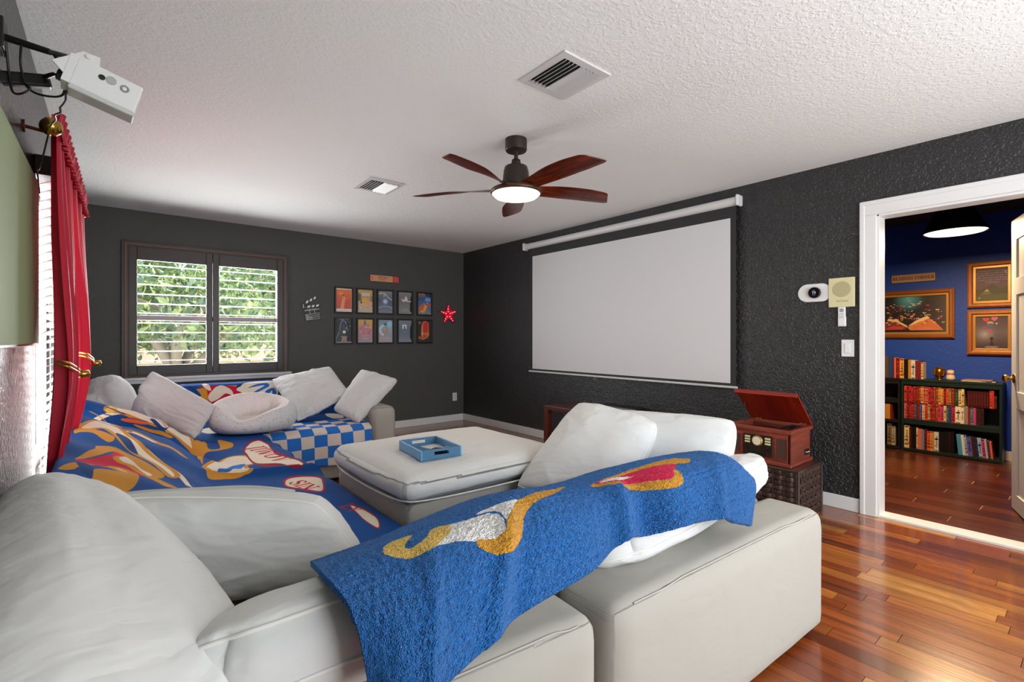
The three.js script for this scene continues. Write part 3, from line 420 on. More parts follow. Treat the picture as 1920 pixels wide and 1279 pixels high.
// projector on a wall arm near the left wall, with its power brick and cables
{
  const t = thing('projector', 'small white box projector hung from a black wall arm', 'projector', [0.257, 2.015, 3.886]); t.rotation.set(0, 0.05, -0.27);
  const wh = mat(0xdededd, 0.4), gy = mat(0xa9aaa9, 0.5);
  mesh('housing', rbox(-0.082, 0.088, -0.046, 0.05, -0.04, 0.04, 0.006), wh, t);
  mesh('bottom_tray', rbox(-0.08, 0.09, -0.058, -0.044, -0.038, 0.038, 0.004), mat(0xbfc0bf, 0.45), t);
  mesh('end_frame', extrude(rectShape(-0.039, -0.044, 0.039, 0.048, [[-0.033, -0.038, 0.033, 0.042]]), 0.018, 0.001).rotateY(-Math.PI / 2).translate(-0.08, 0, 0), wh, t);
  mesh('end_panel', box(-0.0835, -0.0825, -0.042, 0.046, -0.036, 0.036), M.blackPlastic, t);
  mesh('mount_bracket', [extrude(poly([[-0.13, 0.0], [-0.1, -0.02], [-0.03, 0.05], [-0.035, 0.075], [-0.075, 0.07]]), 0.004, 0.001).translate(0, 0, 0.034)], wh, t);
  mesh('screw_boss', cyl(V(-0.06, 0.06, 0.034), V(-0.06, 0.06, 0.046), 0.008, 0.007, 16), wh, t);
  mesh('sensor', cyl(V(-0.015, 0.018, 0.039), V(-0.015, 0.018, 0.0425), 0.0085, 0.0085, 20), M.blackPlastic, t);
  mesh('focus_dial', cyl(V(0.008, 0.022, 0.039), V(0.008, 0.022, 0.0425), 0.014, 0.013, 24), gy, t);
  const k = mesh('mode_dial', new THREE.TorusGeometry(0.0095, 0.0028, 8, 24).translate(0.045, 0.016, 0.041), mat0('dialGrey', 0x8d8e8d, 0.5), t);
  mesh('cap', cyl(V(0.045, 0.016, 0.039), V(0.045, 0.016, 0.042), 0.006, 0.006, 16), wh, k);
  mesh('connector', rbox(-0.115, -0.084, -0.035, -0.005, -0.012, 0.012, 0.004), M.blackPlastic, t);

  const a = thing('wall_bracket', 'thin black wall arm with chrome tip holding up the projector', 'bracket');
  mesh('rod', cyl(V(0.0, 2.163, 3.735), V(0.118, 2.137, 3.776), 0.012, 0.01, 14), M.blackPlastic, a);
  mesh('tip', cyl(V(0.116, 2.1375, 3.776), V(0.165, 2.127, 3.8), 0.0085, 0.0085, 14), M.chrome, a);
  mesh('joint', [cyl(V(0.14, 2.108, 3.79), V(0.128, 2.13, 3.782), 0.0055, 0.0055, 10), cyl(V(0.155, 2.13, 3.797), V(0.2, 2.075, 3.86), 0.005, 0.005, 10)], M.blackPlastic, a);
  mesh('wall_plate', rbox(0, 0.012, 2.115, 2.21, 3.69, 3.78, 0.003), M.blackPlastic, a);

  const b = thing('power_adapter', 'long black power adapter beside the left wall below the projector arm', 'power adapter');
  mesh('case', (() => { const g = new RoundedBoxGeometry(0.13, 0.042, 0.032, 3, 0.008); g.rotateZ(0.22); g.translate(0.05, 2.058, 3.69); return g; })(), M.blackPlastic, b);
  mesh('strain_relief', cyl(V(0.1, 2.072, 3.72), V(0.125, 2.077, 3.755), 0.008, 0.006, 10), M.blackPlastic, b);
  const cord = (name, label, pts, r, m) => tag(mesh(name, tube(pts, r, 60, 6), m), label, 'cable');
  cord('power_cable', 'thin black cable looping from the adapter to the projector', [[0.12, 2.077, 3.752], [0.145, 2.07, 3.775], [0.158, 2.045, 3.83], [0.165, 2.03, 3.87]], 0.0035, M.blackPlastic);
  cord('signal_cable', 'black cable drooping in a loop from the projector back to the wall', [[0.16, 2.015, 3.855], [0.15, 1.985, 3.83], [0.1, 1.985, 3.79], [0.06, 2.02, 3.74], [0.045, 2.09, 3.73], [0.05, 2.15, 3.76]], 0.0035, M.blackPlastic);
  cord('looped_cable', 'black cable hanging in a narrow loop close to the left wall', [[0.012, 2.15, 3.74], [0.018, 2.05, 3.72], [0.03, 1.99, 3.74], [0.055, 1.985, 3.77], [0.07, 2.005, 3.77], [0.05, 2.03, 3.75]], 0.0035, M.blackPlastic);
  cord('curly_cable', 'crinkled dark wire running from the projector down to the curtain rod', [[0.165, 2.0, 3.86], [0.158, 1.975, 3.85], [0.16, 1.962, 3.84], [0.145, 1.95, 3.83], [0.147, 1.935, 3.82], [0.13, 1.935, 3.78], [0.128, 1.94, 3.72], [0.112, 1.955, 3.62], [0.1, 1.975, 3.52], [0.088, 2.02, 3.37], [0.075, 1.99, 3.31], [0.045, 1.9, 3.2], [0.02, 1.93, 3.0], [0.02, 1.85, 2.93]], 0.003, mat0('wire', 0x2a2422, 0.4));
}

// curtain rod and the red curtains, left window
const rodA = V(0.088, 2.03, 3.31), rodB = V(0.104, 2.09, 1.39);
const onRod = (t) => rodA.clone().lerp(rodB, t);
{
  const t = thing('curtain_rod', 'gilded curtain rod with rounded finial over the left window', 'curtain rod');
  mesh('rod', cyl(rodA, rodB, 0.012, 0.012, 16), mat0('rodRed', 0x5a2a1c, 0.3, { metalness: 0.6 }), t);
  for (const [p, d] of [[rodA, 1], [rodB, -1]]) { const f = mesh('finial', lathe([[0, -0.02], [0.014, -0.018], [0.015, 0], [0.03, 0.012], [0.036, 0.03], [0.03, 0.05], [0.014, 0.064], [0, 0.067]], 24).rotateX(d * Math.PI / 2), mat0('gold', 0xb08a3a, 0.22, { metalness: 1 }), t); f.position.copy(p); }
  for (const k of [0.03, 0.95]) { const p = onRod(k); mesh('bracket', [cyl(V(0, p.y + 0.01, p.z), V(p.x, p.y, p.z), 0.007), cyl(V(0.001, p.y + 0.01, p.z), V(0.008, p.y + 0.01, p.z), 0.025)], M.rodRed, t); }
}
const redCloth = mat(0xb4062c, 0.62, { sheen: 0.6, sheenColor: new THREE.Color(1, 0.25, 0.3), sheenRoughness: 0.5, transmission: 0.12, thickness: 0, bumpMap: again(linenTex, 30, 60), bumpScale: 0.0002 });
function sheet(n, m, fn, uvs = (u, v) => [u, v]) {                 // open sheet from fn(u, v) -> Vector3
  const pos = [], uv = [], idx = [];
  for (let i = 0; i <= n; i++) for (let j = 0; j <= m; j++) { const p = fn(i / n, j / m), q = uvs(i / n, j / m); pos.push(p.x, p.y, p.z); uv.push(q[0], q[1]); }
  for (let i = 0; i < n; i++) for (let j = 0; j < m; j++) { const a = i * (m + 1) + j, b = a + m + 1; idx.push(a, b, a + 1, b, b + 1, a + 1); }
  const g = new THREE.BufferGeometry(); g.setAttribute('position', new THREE.Float32BufferAttribute(pos, 3)); g.setAttribute('uv', new THREE.Float32BufferAttribute(uv, 2)); g.setIndex(idx); g.computeVertexNormals(); return g;
}
function curtain(label, t0, t1, tie, bot, seed, folds) {
  const c = thing('curtain', label, 'curtain');
  const tieY = 1.06, tv = (y) => clamp((2.03 - y) / (2.03 - tieY));
  const P = (u, v) => {                                          // v: 0 top .. 1 bottom
    const top = onRod(lerp(t0, t1, u)), y = lerp(top.y - 0.01, 0.42, v), a = y > tieY ? sstep(0, 1, (top.y - y) / (top.y - tieY)) : 1, b = y > tieY ? 0 : sstep(0, 1, (tieY - y) / (tieY - 0.42));
    const z = lerp(lerp(top.z, lerp(tie[0], tie[1], u), a * a), lerp(bot[0], bot[1], u), b);
    const ph = u * folds * Math.PI * 2 + seed, amp = lerp(0.022, 0.03, a) * (0.75 + 0.5 * noise3(u * 6, y * 0.8, seed));
    const x = lerp(lerp(top.x, tie[2], a), bot[2], b) + amp * (1 - 0.7 * b) * (Math.sin(ph + 0.5 * Math.sin(y * 2 + seed)) + 0.35 * Math.sin(2.3 * ph + y * 1.5)) + 0.01 * noise3(u * 14, y * 3, seed + 4);
    return V(Math.max(x, y > 0.95 ? 0.08 : 0.064), y, z + 0.01 * Math.cos(ph));
  };
  mesh('drape', sheet(folds * 16, 60, P), redCloth, c);
  const rf = Math.round(folds * 2.2);
  mesh('ruffle', sheet(rf * 12, 10, (u, v) => { const p = onRod(lerp(t0, t1, u)), w = lerp(0.015, 0.05, v), ph = u * rf * Math.PI * 2 + seed; return V(p.x + 0.01 + 0.028 * (0.5 + 0.5 * Math.sin(ph)) * (0.4 + Math.abs(v - 0.4)) + 0.007 * Math.sin(2.7 * ph), p.y + 0.075 - 0.115 * v + 0.012 * Math.sin(ph + 1) * (1 - v), p.z + 0.012 * Math.cos(ph)); }), redCloth, c);
  mesh('heading', sheet(rf * 12, 6, (u, v) => { const p = onRod(lerp(t0, t1, u)), ph = u * rf * Math.PI * 2; return V(p.x + 0.02 * Math.sin(ph) * (v + 0.3) , p.y + 0.0 + 0.06 * v, p.z + 0.01 * Math.cos(ph)); }), redCloth, c);
  return P;
}
curtain('red curtain panel nearer the camera, gathered by the lower gold holdback', 0.0, 0.46, [3.26, 2.88, 0.115], [3.3, 2.8, 0.075], 1.3, 6);
curtain('red curtain panel nearer the far wall, gathered by the higher gold holdback', 0.46, 0.99, [2.5, 1.95, 0.145], [2.7, 1.9, 0.085], 4.1, 7);
{
  const gold = mat0('goldCord', 0xc8963a, 0.35, { metalness: 0.6 });
  const hb = (label, y, za, zb, x) => { const t = thing('holdback', label, 'curtain holdback');
    mesh('cord', [tube([[x - 0.02, y + 0.035, za - 0.02], [x + 0.012, y + 0.03, za + 0.02], [x + 0.028, y + 0.015, za - 0.03], [x + 0.036, y - 0.01, (za + zb) / 2], [x + 0.03, y - 0.03, zb]], 0.005, 40, 8), tube([[x - 0.02, y + 0.02, za - 0.02], [x + 0.012, y + 0.014, za + 0.02], [x + 0.03, y - 0.002, za - 0.03], [x + 0.038, y - 0.026, (za + zb) / 2], [x + 0.03, y - 0.045, zb]], 0.0045, 40, 8)], gold, t);
    mesh('hook', lathe([[0, -0.03], [0.016, -0.026], [0.02, 0], [0.016, 0.026], [0, 0.03]], 20).rotateZ(Math.PI / 2).translate(x + 0.04, y - 0.045, zb), mat0('gold'), t); };
  hb('gold curtain holdback round the nearer red curtain panel', 1.075, 3.3, 2.85, 0.12);
  hb('gold curtain holdback round the farther red curtain panel', 1.09, 2.52, 2.0, 0.15);
}
// large glossy picture panel on the left wall, in front of the window
{
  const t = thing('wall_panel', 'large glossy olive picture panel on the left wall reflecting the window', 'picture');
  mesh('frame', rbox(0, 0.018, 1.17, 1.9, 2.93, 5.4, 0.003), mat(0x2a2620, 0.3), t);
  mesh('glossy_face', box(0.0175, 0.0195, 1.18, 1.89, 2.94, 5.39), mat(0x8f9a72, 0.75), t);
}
// ---------------------------------------------------------------- soft furnishings
const wrinkleTex = dataTex(512, 512, (u, v) => { const w = fbm(u, v, 3, 3, 61, 3); const a = fbm(u + 0.15 * w, v - 0.1 * w, 5, 9, 63, 4); return 0.5 + 0.9 * (Math.abs(a - 0.5) - 0.15); });
const M2 = {
  cotton: mat(0xcfd0cf, 0.92, { sheen: 0.25, sheenRoughness: 0.6, bumpMap: again(wrinkleTex, 1.5, 1.5), bumpScale: 0.01, specularIntensity: 0.25 }),
  canvas: mat(0xa6a39b, 0.9, { bumpMap: again(wrinkleTex, 1.2, 1.2), bumpScale: 0.005, specularIntensity: 0.25 }),
  piping: mat(0xdedcd8, 0.9),
};
function pillowGeo({ c, T, g = 0, round = 0.25, pinch = 0.03, seed = 1, wr = 0.008, n = 60, q = 0.5, bend }) {
  const C = c.map((p) => V(...p)), bil = (u, v) => C[0].clone().multiplyScalar((1 - u) * (1 - v)).addScaledVector(C[1], u * (1 - v)).addScaledVector(C[2], u * v).addScaledVector(C[3], (1 - u) * v);
  const du = C[1].clone().add(C[2]).sub(C[0]).sub(C[3]).multiplyScalar(0.5), dv = C[3].clone().add(C[2]).sub(C[0]).sub(C[1]).multiplyScalar(0.5), N = du.clone().cross(dv).normalize(), W = du.length(), Hh = dv.length();
  const P = (i, j, s) => {
    let a = 2 * i / n - 1, b = 2 * j / n - 1;
    a = Math.sign(a) * (1 - Math.pow(1 - Math.abs(a), 1.25)); b = Math.sign(b) * (1 - Math.pow(1 - Math.abs(b), 1.25));
    const k = Math.pow(Math.abs(a), 3) * Math.pow(Math.abs(b), 3), aa = a * (1 - round * 0.5 * k) * (1 - pinch * (1 - b * b) * a * a), bb = b * (1 - round * 0.5 * k) * (1 - pinch * (1 - a * a) * b * b);
    const f = Math.pow(Math.max(0, (1 - Math.pow(Math.abs(a), 2.4)) * (1 - Math.pow(Math.abs(b), 2.4))), q);
    const p = bil((aa + 1) / 2, (bb + 1) / 2), near = Math.max(Math.abs(a), Math.abs(b));
    const th = Math.atan2(b, a), rad = Math.hypot(a, b);
    const w = wr * (1.2 * Math.pow(near, 4) * noise3(th * 7 + seed * 7, rad * 1.6, seed + s, 3) + 0.9 * noise3(a * 2.2 + seed, b * 2.2, s + seed * 3, 5) * f * 1.5);
    const rg = (x, y, z, k) => Math.pow(1 - Math.min(1, Math.abs(noise3(x, y, z, k)) * 3.2), 2); const cre = wr * (0.55 * rg(a * 1.6 + b * 0.9 + seed * 3.1, b * 2.6 - a * 0.7, seed + s * 5, 11) + 0.4 * rg(a * 3.4 - b * 1.2 + seed, b * 4.1 + seed, s * 3 + seed, 13)) * (0.25 + 0.75 * near);
    const sag = 0.5 * wr * noise3(a * 1.2 + seed * 5, b * 1.2, 0.3, 7);
    p.addScaledVector(N, s * (g / 2 + (T - g) / 2 * f) + (w + s * cre) * (near > 0.999 ? 0.3 : 1) + sag);
    return bend ? bend(p, (aa + 1) / 2, (bb + 1) / 2) : p;
  };
  const pos = [], uv = [], idx = [], m = n + 1;
  for (const s of [1, -1]) for (let i = 0; i <= n; i++) for (let j = 0; j <= n; j++) { const p = P(i, j, s); pos.push(p.x, p.y, p.z); uv.push(i / n * W + (s < 0 ? 0.37 : 0), j / n * Hh); }
  for (let s = 0; s < 2; s++) for (let i = 0; i < n; i++) for (let j = 0; j < n; j++) { const o = s * m * m, a = o + i * m + j, b = a + m, cc = b + 1, d = a + 1; s ? idx.push(a, d, b, b, d, cc) : idx.push(a, b, d, b, cc, d); }
  const rim = []; for (let i = 0; i < n; i++) rim.push([i, 0]); for (let j = 0; j < n; j++) rim.push([n, j]); for (let i = n; i > 0; i--) rim.push([i, n]); for (let j = n; j > 0; j--) rim.push([0, j]);
  const loops = [1, -1].map((s) => rim.map(([i, j]) => P(i, j, s)));
  // side band with its own vertices, slightly bulged
  const R = rim.length, base = pos.length / 3, ctr = bil(0.5, 0.5), rows = g > 0.01 ? 5 : 2;
  let arc = 0;
  for (let k = 0; k <= R; k++) { const A = loops[0][k % R], B = loops[1][k % R]; if (k) arc += A.distanceTo(loops[0][(k - 1) % R]); const out = A.clone().lerp(B, 0.5).sub(ctr); out.addScaledVector(N, -out.dot(N)).normalize(); for (let r = 0; r < rows; r++) { const t = r / (rows - 1), p = A.clone().lerp(B, t).addScaledVector(out, (g * 0.16 + 0.3 * wr * noise3(k * 0.35, t * 3, seed)) * Math.sin(Math.PI * t)); pos.push(p.x, p.y, p.z); uv.push(arc, t * g); } }
  for (let k = 0; k < R; k++) for (let r = 0; r < rows - 1; r++) { const a = base + k * rows + r, b = a + rows; idx.push(a, a + 1, b, b, a + 1, b + 1); }
  const geo = new THREE.BufferGeometry(); geo.setAttribute('position', new THREE.Float32BufferAttribute(pos, 3)); geo.setAttribute('uv', new THREE.Float32BufferAttribute(uv, 2)); geo.setIndex(idx); geo.computeVertexNormals();
  return { geo, loops, N };
}
function pillow(label, o) {
  const t = thing(o.name ?? 'pillow', label, o.category ?? 'pillow');
  const { geo, loops, N } = pillowGeo(o);
  mesh('cover', geo, o.mat ?? M2.cotton, t);
  const pipe = (loop) => mesh('piping', new THREE.TubeGeometry(new THREE.CatmullRomCurve3(loop, true, 'centripetal'), 150, o.pr ?? 0.0035, 6, true), M2.piping, t);
  if ((o.g ?? 0) > 0.01) { pipe(loops[0]); pipe(loops[1]); } else pipe(loops[0]);
  if (o.zip) { const [a, b] = o.zip, L = loops[0].length, z = []; for (let i = 0; i <= 24; i++) { const k = Math.round(lerp(a, b, i / 24) * L) % L, out = loops[0][k].clone().lerp(loops[1][k], 0.5); const ctr = loops[0][0].clone().add(loops[0][L >> 1]).multiplyScalar(0.5), d = out.clone().sub(ctr); d.addScaledVector(N, -d.dot(N)).normalize(); z.push(out.addScaledVector(d, o.g * 0.16 + 0.002)); } mesh('zipper', tube(z, 0.004, 60, 6), mat0('zipTape', 0xb9b7b3, 0.7), t); }
  return t;
}
// sofa modules: white canvas bases, seats, backs and arms
function grid3(x0, x1, y0, y1, z0, z1, r, puff, seed, wob = 0.003) {                     // the same with enough vertices to puff smoothly
  const w = (x1 - x0) / 2, h = (y1 - y0) / 2, d = (z1 - z0) / 2, g = new THREE.BoxGeometry(2 * w, 2 * h, 2 * d, 28, 14, 28), p = g.attributes.position;
  for (let i = 0; i < p.count; i++) {
    const v = [p.getX(i), p.getY(i), p.getZ(i)], e = [w - r, h - r, d - r], q = v.map((t, k) => clamp(t, -e[k], e[k])), o = v.map((t, k) => t - q[k]), l = Math.hypot(...o) || 1, n = o.map((t) => t / l);
    const a = 1 - (v[0] / w) ** 2, b = 1 - (v[1] / h) ** 2, c = 1 - (v[2] / d) ** 2, k = puff * (n[0] * n[0] * b * c + n[1] * n[1] * a * c + n[2] * n[2] * a * b) + wob * (noise3(v[0] * 4, v[1] * 4 + v[2] * 3, seed) + 0.5 * noise3(v[0] * 11, v[1] * 9 + v[2] * 12, seed + 2));
    p.setXYZ(i, q[0] + n[0] * (r + k), q[1] + n[1] * (r + k), q[2] + n[2] * (r + k));
  }
  g.deleteAttribute('normal'); g.deleteAttribute('uv'); const m = mergeVertices(g, 1e-5); m.computeVertexNormals(); m.translate((x0 + x1) / 2, (y0 + y1) / 2, (z0 + z1) / 2); return metricUV(m);
}
function sofaModule(label, W, D, opt, pos, turn) {     // local: x 0..W, back at z = 0 going to the front at z = -D
  const t = thing('sofa_module', label, 'sofa', pos, turn, 'white modular sofa sections');
  const bh = opt.bh ?? 0.5;
  mesh('base', grid3(0.01, W - 0.01, 0.03, 0.27, -D + 0.01, -0.05, 0.03, 0.0, 2), M2.canvas, t);
  mesh('seat_cushion', grid3(opt.left ? 0.24 : 0.012, W - (opt.right ? 0.26 : 0.012), 0.272, 0.444, -D, -0.25, 0.05, 0.0, 3), M2.canvas, t);
  if (opt.back !== false) mesh('back', grid3(0, W + (opt.extra ?? 0), 0.02, bh, opt.extra ? -0.19 : -0.25, 0, 0.055, 0.008, 4), M2.canvas, t);
  if (opt.right) mesh('arm', grid3(W - 0.25, W, 0.02, opt.ah ?? bh, -D, -0.25, 0.06, 0.008, 5), M2.canvas, t);
  if (opt.left) mesh('arm', grid3(0, 0.23, 0.02, opt.ah ?? bh, -D, -0.25, 0.06, 0.008, 5), M2.canvas, t);
  if (opt.seam) { const p = t.children.find((m) => m.name === 'back').geometry.attributes.position, pts = []; for (let k = 0; k <= 20; k++) { const x = lerp(0.07, W - 0.07, k / 20); let best = 1e9, q; for (let i = 0; i < p.count; i++) { if (p.getZ(i) < -0.08) continue; const c = Math.abs(p.getX(i) - x) * 3 + Math.abs(p.getZ(i) + 0.02) + Math.abs(p.getY(i) - bh + 0.006); if (c < best) { best = c; q = V(p.getX(i), p.getY(i) + 0.0015, p.getZ(i) + 0.0015); } } if (!pts.length || q.x > pts[pts.length - 1].x + 0.03) pts.push(q); } mesh('seam', tube(pts, 0.0022, 60, 6), mat0('seamGrey', 0xb3b0a8, 0.9), t); }
  for (const [x, z] of [[0.08, -0.08], [W - 0.08, -0.08], [0.08, -D + 0.08], [W - 0.08, -D + 0.08]]) mesh('foot', new THREE.CylinderGeometry(0.025, 0.02, 0.035, 14).translate(x, 0.0175, z), M.blackPlastic, t);
  return t;
}
sofaModule('white sofa section at the end beside the floor boards, its broad back towards the doorway', 1.27, 0.89, { right: true, seam: true, bh: 0.505 }, [1.262, 0, 5.175], -0.05);
sofaModule('white sofa section partly under the fuzzy blue blanket, back towards the camera', 0.98, 0.5, { seam: true, bh: 0.497 }, [0.265, 0, 5.065], -0.09);
sofaModule('white sofa section along the left wall under the patterned blanket, nearest the camera', 1.36, 1.07, { extra: 0.52 }, [0.06, 0, 3.14], -Math.PI / 2);
sofaModule('white sofa section along the left wall under the patterned blanket, below the red curtain', 1.1, 1.07, {}, [0.06, 0, 2.02], -Math.PI / 2);
sofaModule('white corner sofa section below the far window corner', 1.13, 1.2, {}, [1.19, 0, 0.72], Math.PI);
sofaModule('white sofa section below the far window with a squared arm and checked blanket', 1.05, 1.2, { left: true, ah: 0.59 }, [1.2 + 1.05, 0, 0.72], Math.PI);
{ // ottoman
  const t = thing('ottoman', 'large square white ottoman with a puffy top cushion in the middle', 'ottoman');
  mesh('base', grid3(1.165, 2.03, 0.03, 0.55, 3.46, 4.235, 0.035, 0.006, 11), M2.canvas, t);
  const top = grid3(1.148, 2.052, 0.548, 0.653, 3.438, 4.25, 0.052, 0.024, 12, 0.007);
  mesh('top_cushion', top, M2.cotton, t);
  mesh('seam', tube([[1.2, 0.56, 4.25], [2.0, 0.56, 4.25], [2.046, 0.56, 4.2], [2.046, 0.56, 3.5], [2.0, 0.56, 3.444], [1.2, 0.56, 3.444], [1.154, 0.56, 3.5], [1.154, 0.56, 4.2]], 0.0035, 120, 6, true), M2.piping, t);
  for (const [x, z] of [[1.24, 3.54], [1.95, 3.54], [1.24, 4.15], [1.95, 4.15]]) mesh('foot', new THREE.CylinderGeometry(0.025, 0.02, 0.035, 14).translate(x, 0.0175, z), M.blackPlastic, t);
}
// pillows
pillow('big white back pillow slumped at the lower left of the photo against the left wall', { name: 'back_pillow', c: [[0.03, 0.78, 3.88], [0.27, 0.7, 3.98], [0.56, 0.52, 4.98], [0.05, 0.7, 5.33]], T: 0.24, round: 0.35, seed: 2, wr: 0.009, pinch: -0.03 });
pillow('white box-edge pillow with a zipped gusset lying in front of the patterned blanket', { name: 'back_pillow', c: [[0.27, 0.755, 4.14], [0.78, 0.705, 4.4], [0.92, 0.46, 4.45], [0.36, 0.46, 4.29]], T: 0.28, g: 0.15, round: 0.2, seed: 3, wr: 0.01, zip: [0.02, 0.2], pinch: 0.0 });
pillow('white back pillow with double stitched seams, its right half under the fuzzy blue blanket', { name: 'back_pillow', c: [[0.325, 0.655, 5.06], [1.36, 0.655, 5.04], [1.3, 0.43, 4.64], [0.42, 0.43, 4.62]], T: 0.23, g: 0.1, round: 0.4, seed: 4, wr: 0.01, pinch: -0.02, pr: 0.0045 });
pillow('white back pillow bulging over the sofa back under the fuzzy blue blanket', { name: 'back_pillow', c: [[1.37, 0.585, 5.1], [2.67, 0.635, 5.03], [2.58, 0.5, 4.58], [1.42, 0.45, 4.58]], T: 0.2, g: 0.06, round: 0.4, seed: 5, wr: 0.009, pinch: -0.02 });
pillow('large white box-edge pillow propped upright in front of the projection screen side', { c: [[1.64, 0.5, 4.28], [1.9, 0.53, 4.72], [2.33, 0.775, 4.6], [2.13, 0.865, 4.24]], T: 0.19, g: 0.065, round: 0.22, seed: 6, wr: 0.007 });
pillow('white pillow behind the large upright one, in front of the record player', { c: [[2.08, 0.5, 4.25], [2.33, 0.5, 4.92], [2.58, 0.815, 4.87], [2.27, 0.83, 4.28]], T: 0.17, g: 0.03, round: 0.22, seed: 7, wr: 0.007 });
pillow('upright white pillow with rounded top in the far left corner beside the red curtain', { c: [[0.172, 0.526, 1.12], [0.447, 0.535, 1.42], [0.352, 0.915, 0.985], [0.11, 0.835, 0.74]], T: 0.2, g: 0.05, round: 0.5, seed: 8, wr: 0.012, pinch: 0.0 });
pillow('white diamond-tilted pillow slumped below the far window, left of the dog bed', { c: [[0.352, 0.63, 1.367], [0.73, 0.475, 1.88], [0.88, 0.69, 1.76], [0.505, 0.955, 1.169]], T: 0.17, round: 0.15, seed: 9, wr: 0.016, pinch: 0.05 });
pillow('crumpled white pillow leaning below the right edge of the far window', { c: [[1.485, 0.475, 1.6], [1.965, 0.68, 1.6], [1.917, 0.925, 1.16], [1.43, 0.81, 0.9]], T: 0.16, round: 0.12, seed: 10, wr: 0.018, pinch: 0.06 });
pillow('white pillow tipped against the squared sofa arm at the far right', { c: [[1.76, 0.57, 1.68], [1.91, 0.465, 1.87], [2.365, 0.8, 1.72], [2.13, 0.895, 1.4]], T: 0.15, g: 0.03, round: 0.12, seed: 11, wr: 0.01, pinch: 0.04 });
pillow('low white pillow half hidden between the red curtain and the corner pillow', { c: [[0.06, 0.56, 1.28], [0.25, 0.55, 1.42], [0.23, 0.76, 1.02], [0.05, 0.74, 0.88]], T: 0.14, round: 0.3, seed: 12, wr: 0.012 });
// ---------------------------------------------------------------- blankets
function slab(n, m, fn, uvs, th) {                 // sheet with thickness th below it; fn(u, v) -> Vector3
  const pos = [], uv = [], idx = [], k = m + 1, top = [];
  for (let i = 0; i <= n; i++) for (let j = 0; j <= m; j++) top.push(fn(i / n, j / m));
  const nor = (i, j) => { const a = top[Math.min(i + 1, n) * k + j].clone().sub(top[Math.max(i - 1, 0) * k + j]), b = top[i * k + Math.min(j + 1, m)].clone().sub(top[i * k + Math.max(j - 1, 0)]); return a.cross(b).normalize(); };
  let flip = 0; for (let i = 0; i <= n; i += 6) flip += nor(i, m >> 1).y; flip = flip < 0 ? -1 : 1;
  for (let s = 0; s < 2; s++) for (let i = 0; i <= n; i++) for (let j = 0; j <= m; j++) { const p = top[i * k + j].clone(); if (s) p.addScaledVector(nor(i, j), -th * flip); const q = uvs(i / n, j / m); pos.push(p.x, p.y, p.z); uv.push(q[0], q[1]); }
  const o = (n + 1) * k, up = flip > 0;
  const quad = (a, b, c, d, f) => f ? idx.push(a, b, d, b, c, d) : idx.push(a, d, b, b, d, c);
  for (let i = 0; i < n; i++) for (let j = 0; j < m; j++) { const a = i * k + j, b = a + k, c = b + 1, d = a + 1; quad(a, b, c, d, up); quad(a + o, b + o, c + o, d + o, !up); }
  for (let i = 0; i < n; i++) for (const j of [0, m]) { const a = i * k + j, b = a + k; quad(a, b, b + o, a + o, (j === 0) !== up); }
  for (let j = 0; j < m; j++) for (const i of [0, n]) { const a = i * k + j, b = a + 1; quad(a, b, b + o, a + o, (i !== 0) !== up); }
  const g = new THREE.BufferGeometry(); g.setAttribute('position', new THREE.Float32BufferAttribute(pos, 3)); g.setAttribute('uv', new THREE.Float32BufferAttribute(uv, 2)); g.setIndex(idx); g.computeVertexNormals(); return g;
}
function softPoly(c, pts, sx, sy, col) {           // smooth outline through the points
  const P = pts.map((p) => [p[0] * sx, p[1] * sy]), n = P.length, k = 0.16;
  c.fillStyle = col; c.beginPath(); c.moveTo(...P[0]);
  for (let i = 0; i < n; i++) { const a = P[(i + n - 1) % n], b = P[i], d = P[(i + 1) % n], e = P[(i + 2) % n]; c.bezierCurveTo(b[0] + (d[0] - a[0]) * k, b[1] + (d[1] - a[1]) * k, d[0] - (e[0] - b[0]) * k, d[1] - (e[1] - b[1]) * k, d[0], d[1]); }
  c.closePath(); c.fill();
}
const weaveTex = dataTex(256, 256, (u, v) => 0.5 + 0.25 * Math.sin(u * 64 * Math.PI * 2) * Math.sin(v * 64 * Math.PI * 2) + 0.3 * (fbm(u, v, 24, 24, 71, 3) - 0.5));
const BLUE = '#1b4a8c', CREAM = '#e2d6c2';
